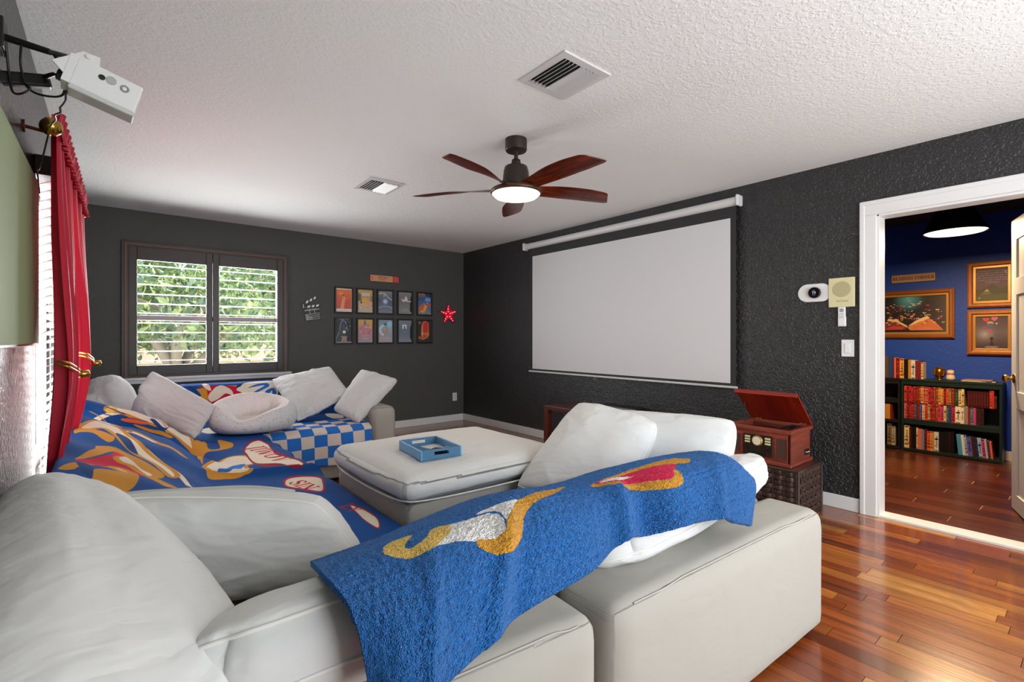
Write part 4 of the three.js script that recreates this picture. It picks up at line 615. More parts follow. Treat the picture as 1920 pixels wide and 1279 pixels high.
const leftArt = [
['#e2d6c2',[[0.139,2.479],[0.204,2.212],[0.267,2.264],[0.33,2.533],[0.397,2.893],[0.471,3.149],[0.497,3.346],[0.468,3.379],[0.427,3.185],[0.368,3.018],[0.312,2.776],[0.279,2.579],[0.229,2.47],[0.156,2.566]]],
['#c78a2c',[[0.121,2.573],[0.166,2.527],[0.23,2.543],[0.276,2.643],[0.279,2.744],[0.258,2.784],[0.232,2.732],[0.194,2.628],[0.145,2.629],[0.125,2.654]]],
['#1c3f78',[[0.287,2.549],[0.329,2.63],[0.355,2.837],[0.369,2.998],[0.339,2.927],[0.312,2.776]]],
['#c78a2c',[[0.152,3.229],[0.176,3.11],[0.21,2.966],[0.214,2.877],[0.276,2.86],[0.324,2.962],[0.369,3.112],[0.428,3.28],[0.448,3.384],[0.407,3.448],[0.333,3.217],[0.276,2.974],[0.238,3.093],[0.194,3.175]]],
['#c21a3c',[[0.153,3.256],[0.208,3.172],[0.27,3.062],[0.276,2.959],[0.31,3.022],[0.347,3.177],[0.391,3.379],[0.407,3.448],[0.34,3.481],[0.276,3.316],[0.213,3.331]]],
['#e2d6c2',[[0.286,3.132],[0.322,3.074],[0.353,3.177],[0.381,3.314],[0.415,3.403],[0.382,3.454],[0.338,3.273],[0.301,3.207]]],
['#e2d6c2',[[0.27,3.3],[0.307,3.32],[0.346,3.45],[0.317,3.421]]],
['#c78a2c',[[0.216,3.452],[0.271,3.399],[0.329,3.436],[0.357,3.485],[0.335,3.664],[0.248,3.82],[0.216,3.648]]],
['#1c3f78',[[0.161,3.314],[0.189,3.317],[0.214,3.399],[0.214,3.574],[0.178,3.447]]],
['#e2d6c2',[[0.236,1.727],[0.279,1.643],[0.505,1.895],[0.573,2.008],[0.683,1.591],[0.673,2.276],[0.653,2.75],[0.662,2.38],[0.609,2.177],[0.542,2.096],[0.451,1.986],[0.378,1.894],[0.312,1.794]]],
['#e0b04a',[[0.232,1.723],[0.274,1.67],[0.298,1.726],[0.256,1.779]]],
['#d8643a',[[0.312,1.876],[0.378,1.894],[0.452,1.981],[0.432,2],[0.358,1.945]]],
['#c78a2c',[[0.38,1.979],[0.471,2.069],[0.567,2.153],[0.546,2.177],[0.47,2.104],[0.402,2.028]]],
['#1c3f78',[[0.483,1.924],[0.55,2.056],[0.681,1.548],[0.543,2.086],[0.467,1.952]]],
['#c78a2c',[[0.676,2.216],[0.768,1.956],[0.749,2.317],[0.815,2.288],[0.844,2.008],[0.904,2.129],[0.893,2.264],[0.807,2.375],[0.708,2.449],[0.648,2.871],[0.669,2.371]]],
['#e2d6c2',[[0.656,2.913],[0.779,2.631],[0.902,2.623],[0.913,2.823],[0.854,2.884],[0.839,3.099],[0.752,3.115],[0.674,3.088],[0.651,3.049]]],
['#c78a2c',[[0.657,2.935],[0.651,3.049],[0.674,3.088],[0.752,3.115],[0.839,3.104],[0.808,3.13],[0.724,3.181],[0.64,3.168]]],
['#2f6fc0',[[0.693,3.067],[0.795,2.851],[0.862,2.839],[0.759,3.07],[0.71,3.092]]],
['#e2d6c2',[[0.796,1.482],[0.902,1.382],[0.95,1.613],[0.833,1.667]]],
['#8e2136',[[0.927,2.427],[1.009,2.168],[1.083,2.12],[1.101,2.306],[1.076,2.642],[1.108,2.761],[1.135,3.005],[1.076,3.174],[0.988,3.113],[0.906,2.875],[0.907,2.602]]],
['#e2d6c2',[[0.936,2.434],[1.001,2.234],[1.071,2.173],[1.088,2.337],[1.059,2.679],[1.095,2.791],[1.124,3.007],[1.076,3.158],[1.027,2.958],[0.919,2.834],[0.919,2.58]]],
['#a82434',[[0.96,3.281],[1.041,3.264],[1.114,3.355],[1.095,3.479],[1.045,3.624],[0.993,3.582],[0.925,3.433]]],
['#e2d6c2',[[0.965,3.305],[1.033,3.294],[1.103,3.367],[1.087,3.473],[1.042,3.606],[1,3.557],[0.937,3.422]]],
['#a82434',[[1.073,3.869],[1.099,3.927],[1.109,4.054],[1.093,4.14],[1.059,4.204],[1.052,4.09]]],
['#e2d6c2',[[1.074,3.886],[1.092,3.942],[1.102,4.063],[1.089,4.136],[1.063,4.187],[1.057,4.078]]]];
const farArt = [
['#c78a2c',[[1.17,0.309],[1.2,0.469],[1.161,0.487],[0.935,0.537],[0.874,0.456],[0.83,0.338]]],
['#1c3f78',[[0.777,0.25],[0.831,0.326],[0.865,0.412],[0.843,0.421],[0.79,0.334]]],
['#c21a3c',[[1.139,0.319],[1.149,0.464],[0.936,0.526],[0.915,0.461],[0.912,0.346],[0.869,0.293]]],
['#e2d6c2',[[0.918,0.429],[0.969,0.339],[1.001,0.306],[1.046,0.298],[1.103,0.365],[1.108,0.438],[1.054,0.409],[0.99,0.469],[0.932,0.494]]],
['#e2d6c2',[[0.888,0.243],[0.925,0.234],[0.948,0.337],[0.932,0.36],[0.895,0.308]]],
['#e2d6c2',[[1.148,0.357],[1.271,0.252],[1.465,0.264],[1.478,0.457],[1.339,0.455],[1.207,0.475],[1.182,0.41]]],
['#2a66b4',[[1.239,0.354],[1.325,0.304],[1.413,0.299],[1.421,0.346],[1.358,0.391],[1.289,0.433],[1.261,0.464],[1.258,0.43],[1.346,0.364],[1.384,0.329],[1.32,0.336]]],
['#2a66b4',[[1.365,0.44],[1.396,0.395],[1.456,0.375],[1.467,0.45],[1.434,0.453],[1.433,0.411],[1.394,0.455]]],
['#1c3f78',[[1.248,0.209],[1.183,0.323],[1.145,0.326]]],
['#e2d6c2',[[0.783,1.041],[0.986,1.015],[0.985,1.103],[0.782,1.146]]],
['#1c3f78',[[0.811,0.896],[0.938,0.806],[0.939,0.983],[0.815,1.023]]],
['#c21a3c',[[1.511,1.26],[1.647,1.208],[1.752,1.177],[1.608,1.332]]],
['#e2d6c2',[[1.832,0.788],[1.931,0.853],[1.907,1.064],[1.811,1.051]]]];
const nearNet = [[[0.65,0.658,4.73],[0.811,0.66,4.71],[0.988,0.67,4.68],[1.191,0.682,4.66],[1.398,0.658,4.64],[1.621,0.644,4.62],[1.907,0.644,4.6],[2.186,0.635,4.6],[2.389,0.606,4.62],[2.516,0.505,4.67]],[[0.59,0.748,4.99],[0.751,0.75,4.97],[0.928,0.76,4.94],[1.131,0.772,4.92],[1.338,0.748,4.9],[1.561,0.734,4.88],[1.847,0.734,4.86],[2.126,0.725,4.86],[2.329,0.696,4.88],[2.456,0.595,4.93]],[[0.605,0.717,5.117],[0.706,0.718,5.136],[0.853,0.725,5.104],[1.062,0.734,5.062],[1.286,0.729,5.046],[1.493,0.732,5.017],[1.73,0.74,5.039],[1.942,0.735,5.056],[2.078,0.711,5.083],[2.189,0.642,5.109]],[[0.619,0.575,5.175],[0.66,0.575,5.231],[0.777,0.58,5.199],[0.994,0.585,5.135],[1.234,0.6,5.121],[1.425,0.62,5.084],[1.613,0.635,5.148],[1.757,0.635,5.182],[1.827,0.615,5.216],[1.923,0.58,5.218]]];
const nearArt = [
['#edc560',[[0.18,0.355],[0.21,0.39],[0.205,0.445],[0.19,0.47],[0.175,0.495],[0.155,0.495],[0.13,0.49],[0.11,0.455],[0.095,0.4],[0.095,0.34],[0.11,0.3],[0.14,0.31],[0.145,0.335],[0.13,0.375],[0.13,0.415],[0.14,0.425],[0.165,0.4]]],
['#f1eeea',[[0.21,0.39],[0.23,0.41],[0.26,0.435],[0.28,0.46],[0.29,0.525],[0.29,0.61],[0.28,0.63],[0.245,0.585],[0.215,0.535],[0.175,0.495],[0.19,0.47],[0.205,0.445]]],
['#f1eeea',[[0.255,0.405],[0.285,0.4],[0.32,0.41],[0.33,0.435],[0.305,0.515],[0.295,0.555],[0.285,0.455]]],
['#d99a2b',[[0.31,0.495],[0.33,0.44],[0.38,0.39],[0.445,0.375],[0.4,0.455],[0.365,0.495],[0.345,0.555],[0.335,0.625],[0.33,0.695],[0.315,0.725],[0.295,0.73],[0.27,0.695],[0.255,0.645],[0.245,0.595],[0.25,0.585],[0.275,0.625],[0.29,0.61],[0.295,0.55]]],
['#d99a2b',[[0.495,0.455],[0.58,0.395],[0.645,0.4],[0.7,0.41],[0.74,0.515],[0.725,0.56],[0.685,0.525],[0.66,0.505],[0.685,0.61],[0.69,0.695],[0.685,0.75],[0.66,0.765],[0.62,0.72],[0.57,0.62],[0.52,0.545]]],
['#e0184a',[[0.505,0.45],[0.59,0.445],[0.65,0.48],[0.695,0.54],[0.68,0.605],[0.66,0.69],[0.605,0.615],[0.55,0.55]]],
['#f4ece2',[[0.515,0.46],[0.565,0.44],[0.61,0.525],[0.58,0.52],[0.54,0.51]]]];
const seatArt = [
['#9c2a3a',[[1.25,4.322],[1.394,4.231],[1.609,4.194],[1.605,4.253],[1.501,4.267],[1.412,4.312],[1.308,4.326]]],
['#e2d6c2',[[1.262,4.318],[1.391,4.245],[1.594,4.206],[1.596,4.245],[1.509,4.256],[1.42,4.301],[1.314,4.316]]],
['#a82434',[[1.367,4.282],[1.384,4.281],[1.377,4.299],[1.36,4.301]]],
['#a82434',[[1.405,4.273],[1.421,4.275],[1.418,4.292],[1.4,4.29]]],
['#e2d6c2',[[1.056,4.246],[1.092,4.282],[1.127,4.33],[1.068,4.333],[1.043,4.312]]],
['#a82434',[[1.082,4.294],[1.093,4.316],[1.08,4.324]]]];
const piece = (x, pts) => { if (x <= pts[0][0]) return pts[0][1]; for (let i = 1; i < pts.length; i++) if (x <= pts[i][0]) { let t = (x - pts[i - 1][0]) / (pts[i][0] - pts[i - 1][0]); t = t * t * (3 - 2 * t) * 0.5 + t * 0.5; return lerp(pts[i - 1][1], pts[i][1], t); } return pts[pts.length - 1][1]; };
{ // patterned blanket over the left row: a height over the seats and back pillows
  const base = [[0, 0.7], [0.1, 0.7], [0.35, 0.63], [0.5, 0.575], [0.64, 0.49], [0.78, 0.468], [1.13, 0.462]];
  const height = (x, z) => {
    const w = 1 - sstep(0.5, 0.85, x), q = z - 1.1 * (x - 0.1); let r = 0;
    if (q > 2.08) r += 0.035 * w * (1 - sstep(2.16, 2.9, q)); else if (q > 1.93) r += w * lerp(0.035, -0.075, 1 - sstep(1.93, 2.08, q)); else if (q > 1.45) r += w * lerp(-0.075, 0.07, 1 - sstep(1.45, 1.93, q)); else r += w * lerp(0.07, -0.05, 1 - sstep(1.25, 1.45, q));
    const f = z - 3.1 - 0.25 * (x - 0.9), s = sstep(0.55, 0.8, x);
    r += 0.03 * s * Math.exp(-((f / 0.05) ** 2));
    r += s * (0.007 * noise3(x * 3, z * 9, 1) + 0.004 * noise3(x * 9, z * 14, 2)) + 0.008 * w * noise3(x * 4, z * 5, 3) + 0.012 * w * Math.sin((z - 0.9 * x) * 16) * sstep(2.3, 2.7, z) * 0.4;
    return piece(x, base) + r;
  };
  const X = 1.14, Z0 = 1.28, Z1 = 4.42, Wc = 1.7;
  const fn = (u, v) => { const z = lerp(Z0, Z1, u), s = 0.1 + v * (Wc - 0.1); if (s < X) return V(s, height(s, z) + 0.013, z); const d = s - X, o = z > 3.42 && z < 4.3 ? 0 : 1; const bend = Math.min(d, 0.03); return V(X + bend * 0.6 * o + (1 - o) * 0.004 + 0.012 * o * Math.sin(z * 22), height(X, z) + 0.013 - d * (o ? (z < 2.0 ? 0.1 : 0.72) : 0.5), z); };
  const t = canvasTex(1024, 2000, (c, w, h) => {
    const sx = w / Wc, sy = h / 3.3; c.fillStyle = BLUE; c.fillRect(0, 0, w, h); c.save(); c.translate(0, -1.2 * sy);
    for (const [col, wd, pts] of [['#c78a2c', 0.05, [[0.14, 3.45], [0.2, 3.2], [0.33, 3.28], [0.45, 3.6]]], ['#e2d6c2', 0.035, [[0.3, 2.62], [0.4, 2.85], [0.5, 3.15], [0.53, 3.5]]], ['#1c3f78', 0.012, [[0.33, 2.66], [0.43, 2.9], [0.52, 3.2], [0.54, 3.5]]], ['#c78a2c', 0.04, [[0.12, 2.45], [0.22, 2.32], [0.36, 2.4], [0.46, 2.62], [0.56, 2.9]]], ['#e2d6c2', 0.02, [[0.14, 2.5], [0.24, 2.38], [0.36, 2.47], [0.45, 2.68]]], ['#e2d6c2', 0.05, [[0.16, 1.85], [0.3, 1.7], [0.44, 1.82], [0.56, 2.1]]], ['#c78a2c', 0.03, [[0.2, 2.05], [0.34, 1.95], [0.46, 2.08], [0.58, 2.35]]]]) { c.strokeStyle = col; c.lineWidth = wd * sx; c.lineCap = 'round'; c.beginPath(); c.moveTo(pts[0][0] * sx, pts[0][1] * sy); c.bezierCurveTo(pts[1][0] * sx, pts[1][1] * sy, pts[2][0] * sx, pts[2][1] * sy, pts[pts.length - 1][0] * sx, pts[pts.length - 1][1] * sy); c.stroke(); }
    for (const [col, pts] of leftArt) { softPoly(c, pts, sx, sy, col); if (col === CREAM && pts[0][0] < 0.7) { c.strokeStyle = '#c78a2c'; c.lineWidth = 0.022 * sx; c.stroke(); } }
    const word = (s, x, z, a, size) => { c.save(); c.translate(x * sx, z * sy); c.rotate(a); c.fillStyle = '#b5202f'; c.font = 'bold ' + size * sy + 'px serif'; c.textBaseline = 'middle'; c.fillText(s, 0, 0); c.restore(); };
    word('JIWOV', 1.0, 2.38, 1.45, 0.15); word('SIN', 0.99, 3.36, 1.45, 0.11); word('LV', 1.06, 3.85, 1.45, 0.09);
    const r = rng(77); for (let i = 0; i < 60; i++) { const z = 1.3 + 3 * r(), x = 0.05 + 0.5 * r(); c.strokeStyle = ['#1c3f78', '#e2d6c2', '#c78a2c', '#2f6fc0'][i % 4]; c.lineWidth = 2 + 5 * r(); c.beginPath(); c.moveTo(x * sx, z * sy); c.quadraticCurveTo((x + 0.1) * sx, (z + 0.15) * sy, (x + 0.12 + 0.2 * r()) * sx, (z + 0.3) * sy); if (z < 2.3 && x > 0.12) c.stroke(); }
    c.restore();
  });
  const m = mat(0xffffff, 0.95, { map: t, bumpMap: weaveTex, bumpScale: 0.0008, sheen: 0.3, sheenRoughness: 0.7, specularIntensity: 0.2 });
  tag(mesh('patterned_blanket', slab(240, 110, fn, (u, v) => [(0.1 + v * (Wc - 0.1)) / Wc, 1 - (lerp(Z0, Z1, u) - 1.2) / 3.3], 0.01), m), 'blue blanket with mustard, cream and red swirls covering the sofa along the left wall', 'blanket');
}
{ // patterned and checked blanket over the far row
  const PR = [[0.66, 0.62], [0.7, 0.74], [0.76, 0.785], [0.84, 0.775], [0.95, 0.69], [1.12, 0.53], [1.22, 0.475], [1.5, 0.467], [1.86, 0.462], [1.93, 0.43], [1.95, 0.32], [1.955, 0.15]], S = [0];
  for (let i = 1; i < PR.length; i++) S.push(S[i - 1] + Math.hypot(PR[i][0] - PR[i - 1][0], PR[i][1] - PR[i - 1][1]));
  const total = S[S.length - 1], X0 = 0.5, X1 = 2.0;
  const at = (s) => { let i = 1; while (i < S.length - 1 && s > S[i]) i++; const t = (s - S[i - 1]) / (S[i] - S[i - 1]); return [lerp(PR[i - 1][0], PR[i][0], t), lerp(PR[i - 1][1], PR[i][1], t)]; };
  const fn = (u, v) => { const x = lerp(X0, X1, u), s = v * total; let [z, y] = at(s); const dr = sstep(1.42, 1.6, s); y += 0.006 * noise3(x * 7, s * 8, 5) * (1 - dr) + 0.004; z += 0.02 + dr * 0.012 * Math.sin(x * 15) + 0.008 * noise3(x * 4, s * 3, 8); if (v > 0.97) y += 0.01 * Math.sin(x * 9); return V(x, y, z); };
  const t = canvasTex(1500, 1768, (c, w, h) => {
    const sx = w / 1.5, sy = h / total; c.fillStyle = BLUE; c.fillRect(0, 0, w, h); c.save(); c.translate(-X0 * sx, 0);
    for (const [col, pts] of farArt) softPoly(c, pts, sx, sy, col);
    const q = 0.096, s0 = 1.12; for (let i = 0; i < 12; i++) for (let j = 0; j < 9; j++) { const x = 1.0 + i * q * 1.08, s = s0 + j * q; c.fillStyle = (i + j) % 2 ? '#2f72c8' : '#d8ccc2'; c.fillRect(x * sx, s * sy, q * 1.08 * sx + 1, q * sy + 1); }
    c.restore();
  });
  const m = mat(0xffffff, 0.95, { map: t, bumpMap: weaveTex, bumpScale: 0.0008, sheen: 0.3, sheenRoughness: 0.7, specularIntensity: 0.2 });
  tag(mesh('checked_blanket', slab(90, 130, fn, (u, v) => [u, 1 - v], 0.01), m), 'blue blanket with a blue and beige checked hem on the sofa under the far window', 'blanket');
}
{ // blanket on the seat of the near row
  const X0 = 1.14, X1 = 2.2, Z0 = 4.285, Z1 = 4.88;
  const fn = (u, v) => { const x = lerp(X0, X1, u), s = v * 1.05, d = Math.max(0, s - (Z1 - Z0)); return V(x, 0.468 + 0.006 * noise3(x * 6, s * 6, 2) - d * 0.9, Z1 - Math.min(s, Z1 - Z0) - Math.min(d, 0.02)); };
  const t = canvasTex(1024, 1024, (c, w, h) => { const sx = w / (X1 - X0), sy = h / 1.05; c.fillStyle = BLUE; c.fillRect(0, 0, w, h); for (const [col, pts] of seatArt) softPoly(c, pts.map(([x, z]) => [x - X0, Z1 - z]), sx, sy, col); });
  tag(mesh('seat_blanket', slab(60, 60, fn, (u, v) => [u, 1 - v], 0.01), mat(0xffffff, 0.95, { map: t, bumpMap: weaveTex, bumpScale: 0.0008, sheen: 0.3, specularIntensity: 0.2 })), 'blue blanket with cream and dark red print on the seat just behind the ottoman', 'blanket');
}
{ // fuzzy blue blanket over the near back pillows
  const cr = (a, b, c, d, t) => a.clone().multiplyScalar(-0.5 * t + t * t - 0.5 * t ** 3).addScaledVector(b, 1 - 2.5 * t * t + 1.5 * t ** 3).addScaledVector(c, 0.5 * t + 2 * t * t - 1.5 * t ** 3).addScaledVector(d, -0.5 * t * t + 0.5 * t ** 3);
  const line = (P, u) => { const n = P.length - 1, x = clamp(u) * n, i = Math.min(Math.floor(x), n - 1), g = (k) => k < 0 ? P[0].clone().multiplyScalar(2).sub(P[1]) : k > n ? P[n].clone().multiplyScalar(2).sub(P[n - 1]) : P[k]; return cr(g(i - 1), g(i), g(i + 1), g(i + 2), x - i); };
  const net = nearNet.map((r) => r.map((p) => V(...p)));
  const fn = (u, v) => { const p = line(net.map((r) => line(r, u)), v), a = p.x * 150, b = p.z * 150, c = p.y * 150; const e = Math.min(1, Math.min(u, 1 - u) * 60, (1 - v) * 25), gs = (c, w) => Math.exp(-(((u - c) / w) ** 2)), fv = sstep(0.33, 0.6, v); const fold = 0.012 * noise3(p.x * 7 + p.z * 5, p.y * 6, 4) * sstep(0.3, 0.6, v) + fv * (0.02 * gs(0.33 - 0.05 * v, 0.018) - 0.012 * gs(0.37 - 0.05 * v, 0.02) + 0.03 * gs(0.52 + 0.03 * v, 0.022) - 0.035 * gs(0.585 + 0.03 * v, 0.03) + 0.014 * gs(0.8, 0.03) + 0.012 * gs(0.16, 0.02)); p.y += fold * 0.6; p.z += fold; const pile = 0.0045 * e * noise3(a, c, b, 6); return V(p.x + 0.4 * pile, p.y + pile, p.z + 0.8 * pile); };
  const t = canvasTex(2048, 1024, (c, w, h) => {
    c.fillStyle = '#2867ad'; c.fillRect(0, 0, w, h); for (const [col, pts] of nearArt) softPoly(c, pts, w, h, col);
    const r = rng(3); for (let i = 0; i < 30000; i++) { const x = r() * w, y = r() * h, l = r(); c.strokeStyle = l < 0.5 ? 'rgba(5,15,60,0.28)' : 'rgba(255,255,255,0.2)'; c.lineWidth = 2.5; c.beginPath(); c.moveTo(x, y); c.lineTo(x + 9 * (r() - 0.5), y + 9 * (r() - 0.5)); c.stroke(); }
  });
  const m = mat(0xffffff, 1.0, { map: t, sheen: 0.5, sheenRoughness: 0.8, sheenColor: new THREE.Color(0.5, 0.6, 0.8), bumpMap: again(pileTex, 4.5, 2.2), bumpScale: 0.01, specularIntensity: 0.1 });
  tag(mesh('fuzzy_blanket', slab(460, 190, fn, (u, v) => [u, 1 - v], 0.012), m), 'fuzzy blue fleece blanket with mustard, white and red shapes draped over the near sofa back', 'blanket');
}
{ // dog bed
  const t = thing('dog_bed', 'round white speckled dog bed with a dipped front rim', 'dog bed', [1.13, 0.485, 1.72], 0.0);
  const rx = 0.315, rz = 0.28, dip = (a) => Math.exp(-(((((a - 2.05 + Math.PI * 3) % (Math.PI * 2)) - Math.PI) / 0.55) ** 2));
  const speck = dataTex(256, 256, (u, v) => { const a = vnoise(u * 22, v * 22, 22, 22, 91), b = vnoise(u * 50, v * 50, 50, 50, 92); const k = a > 0.78 && b > 0.5 ? 0.76 : a < 0.16 && b > 0.6 ? 0.82 : 0.93; return [k, k * 1.0, k * 1.01]; }, true);
  const ring = (a0, a1) => (u, v) => { const a = u * Math.PI * 2, b = lerp(a0, a1, v), hgt = (0.215 - 0.05 * Math.sin(a)) * (1 - 0.42 * dip(a)) * (1 + 0.04 * noise3(Math.cos(a) * 3, Math.sin(a) * 3, 2)), R = 0.08 * (1 + 0.14 * noise3(Math.cos(a) * 4 + 7, Math.sin(a) * 4, b)); const cx = Math.cos(a) * (rx - R), cz = Math.sin(a) * (rz - R), out = R * Math.cos(b), up = hgt / 2 + hgt / 2 * Math.sin(b); return V(cx + Math.cos(a) * out, up, cz + Math.sin(a) * out); };
  mesh('bolster', sheet(90, 20, ring(-Math.PI / 2, Math.PI * 0.42), (u, v) => [u * 6, v]), mat(0xe2e4e6, 0.95, { map: speck, bumpMap: again(wrinkleTex, 2, 1), bumpScale: 0.006 }), t);
  mesh('lining', sheet(90, 20, ring(Math.PI * 0.42, Math.PI * 1.5), (u, v) => [u * 3, v * 0.6]), mat(0xe4dfdc, 1, { bumpMap: again(wrinkleTex, 3, 1), bumpScale: 0.008, sheen: 0.4 }), t);
  mesh('floor_cushion', new THREE.SphereGeometry(1, 40, 20).scale(rx - 0.1, 0.05, rz - 0.1).translate(0, 0.055, 0), mat0('bedCushion', 0xe4dfdc, 1), t);
}
{ // tray on the ottoman
  const t = thing('serving_tray', 'small blue wooden tray with cut-out handles on the ottoman', 'tray', [1.4135, 0.668, 3.97], -0.11);
  const W = 0.098, D = 0.135, bl = mat(0x5f9cc9, 0.4), bd = mat(0x3f6f92, 0.45);
  mesh('tray_bottom', rbox(-W, W, 0, 0.006, -D, D, 0.002), bd, t);
  for (const s of [-1, 1]) mesh('side', rbox(s > 0 ? W - 0.008 : -W, s > 0 ? W : -W + 0.008, 0, 0.046, -D, D, 0.002), bl, t);
  for (const s of [-1, 1]) mesh('end', extrude(rectShape(-W + 0.008, 0, W - 0.008, 0.046, [[-0.035, 0.02, 0.035, 0.036]]), 0.008).translate(0, 0, s > 0 ? D - 0.008 : -D), bd, t);
  const a = thing('remote_control', 'small black remote lying in the blue tray', 'remote', [1.43, 0.675, 4.03], 0.5); mesh('body', rbox(-0.02, 0.02, 0, 0.022, -0.035, 0.035, 0.006), M.blackPlastic, a); for (let i = 0; i < 3; i++) mesh('button', new THREE.CylinderGeometry(0.004, 0.004, 0.003, 10).translate(0, 0.0225, -0.02 + i * 0.016), mat0('btnGrey', 0x55585c, 0.5), a);
  const b = thing('white_remote', 'slim white remote lying in the blue tray beside the black one', 'remote', [1.468, 0.675, 4.02], -0.9); mesh('body', rbox(-0.018, 0.018, 0, 0.014, -0.05, 0.05, 0.005), M.white, b); mesh('dial', new THREE.CylinderGeometry(0.011, 0.011, 0.003, 20).translate(0, 0.0145, -0.02), mat0('btnGrey', 0x55585c, 0.5), b);
}
// ---------------------------------------------------------------- along the right wall: console, media box, wicker basket, record player
{
  const red = mat(0x5e2418, 0.35, { map: again(grainTex, 0.8, 1.2), clearcoat: 0.2 }), dk = mat(0x1d1210, 0.45);
  const t = thing('media_console', 'low dark red wooden console table under the projection screen', 'console table');
  mesh('top', rbox(3.79, 4.22, 0.445, 0.49, 2.2, 3.72, 0.004), red, t);
  for (const z of [2.2, 3.66]) for (const x of [3.79, 4.16]) mesh('leg', rbox(x, x + 0.06, 0, 0.446, z, z + 0.06, 0.003), red, t);
  mesh('shelf', rbox(3.81, 4.2, 0.12, 0.145, 2.22, 3.7, 0.003), dk, t);
  mesh('back_panel', box(4.195, 4.205, 0.14, 0.446, 2.26, 3.66), dk, t);
  const m = thing('media_player', 'flat black media box with a silver front on the console', 'media player', [0, 0.49, 0]);
  mesh('case', rbox(3.96, 4.13, 0.004, 0.056, 2.8, 3.24, 0.003), M.blackPlastic, m);
  mesh('front_panel', rbox(3.952, 3.961, 0.006, 0.054, 2.8, 3.24, 0.002), mat(0x83868a, 0.3, { metalness: 0.6 }), m);
  mesh('badge', new THREE.CylinderGeometry(0.006, 0.006, 0.003, 16).rotateZ(Math.PI / 2).translate(3.951, 0.032, 3.0), M.chrome, m);
  for (const z of [2.84, 3.2]) mesh('foot', new THREE.CylinderGeometry(0.012, 0.012, 0.006, 12).translate(4.0, 0.003, z), M.blackPlastic, m);
  const c = thing('small_black_box', 'small flat black box near the record player end of the console', 'set-top box', [0, 0.49, 0]);
  mesh('case', rbox(4.0, 4.12, 0, 0.025, 3.46, 3.6, 0.005), M.blackPlastic, c); mesh('power_light', new THREE.SphereGeometry(0.003, 8, 6).translate(3.999, 0.012, 3.5), mat(0x88ff99, 0.4, { emissive: 0x44ff66, emissiveIntensity: 0.5 }), c);
}
{ // woven basket
  const t = thing('wicker_basket', 'dark brown woven storage basket with lid by the doorway wall', 'basket'), x0 = 3.68, x1 = 4.08, z0 = 4.14, z1 = 4.71, h = 0.345;
  const wk = mat(0x2a1c17, 0.28, { clearcoat: 0.4 }), wk2 = mat(0x3c2a24, 0.28, { clearcoat: 0.4 });
  mesh('liner', rbox(x0 + 0.012, x1 - 0.012, 0.004, h - 0.02, z0 + 0.012, z1 - 0.012, 0.01), mat(0x140d0a, 0.8), t);
  const strap = (horizontal, len) => { const n = 2 * Math.round(len / 0.07); const pos = [], idx = []; for (let i = 0; i <= n * 4; i++) { const s = i / (n * 4), d = 0.008 * Math.sin(s * n * Math.PI) + 0.007; pos.push(s * len, -0.014, d, s * len, 0, d + 0.003, s * len, 0.014, d); } for (let i = 0; i < n * 4; i++) for (let j = 0; j < 2; j++) { const a = i * 3 + j; idx.push(a, a + 3, a + 1, a + 1, a + 3, a + 4); } const g = new THREE.BufferGeometry(); g.setAttribute('position', new THREE.Float32BufferAttribute(pos, 3)); g.setIndex(idx); g.computeVertexNormals(); return g; };
  const gz = strap(true, z1 - z0), gx = strap(true, x1 - x0);
  for (let r = 0; r < 10; r++) {
    const y = 0.02 + r * 0.0325, ph = r % 2 ? 1 : -1;
    const a = mesh('woven_strip', gz, r % 2 ? wk : wk2, t); a.position.set(x0, y, z0); a.rotation.y = -Math.PI / 2; a.scale.z = 1; if (ph < 0) { a.position.z = z0 + 0.035; a.scale.x = (z1 - z0 - 0.035) / (z1 - z0); }
    const b = mesh('woven_strip', gx, r % 2 ? wk2 : wk, t); b.position.set(x0 + (ph < 0 ? 0.035 : 0), y, z1 - 0.006); if (ph < 0) b.scale.x = (x1 - x0 - 0.035) / (x1 - x0);
  }
  for (let k = 0; k < 16; k++) mesh('upright', cyl(V(x0 + 0.002, 0.005, z0 + 0.02 + k * 0.0355), V(x0 + 0.002, h - 0.02, z0 + 0.02 + k * 0.0355), 0.005, 0.005, 6), wk, t);
  for (let k = 0; k < 11; k++) mesh('upright', cyl(V(x0 + 0.02 + k * 0.0355, 0.005, z1 - 0.002), V(x0 + 0.02 + k * 0.0355, h - 0.02, z1 - 0.002), 0.005, 0.005, 6), wk, t);
  mesh('corner_post', cyl(V(x0, 0, z1), V(x0, h, z1), 0.009, 0.009, 10), wk2, t); mesh('corner_post', cyl(V(x1, 0, z1), V(x1, h, z1), 0.009, 0.009, 10), wk, t);
  mesh('lid', rbox(x0 - 0.008, x1 + 0.008, h - 0.02, h, z0 - 0.008, z1 + 0.008, 0.006), wk2, t);
}
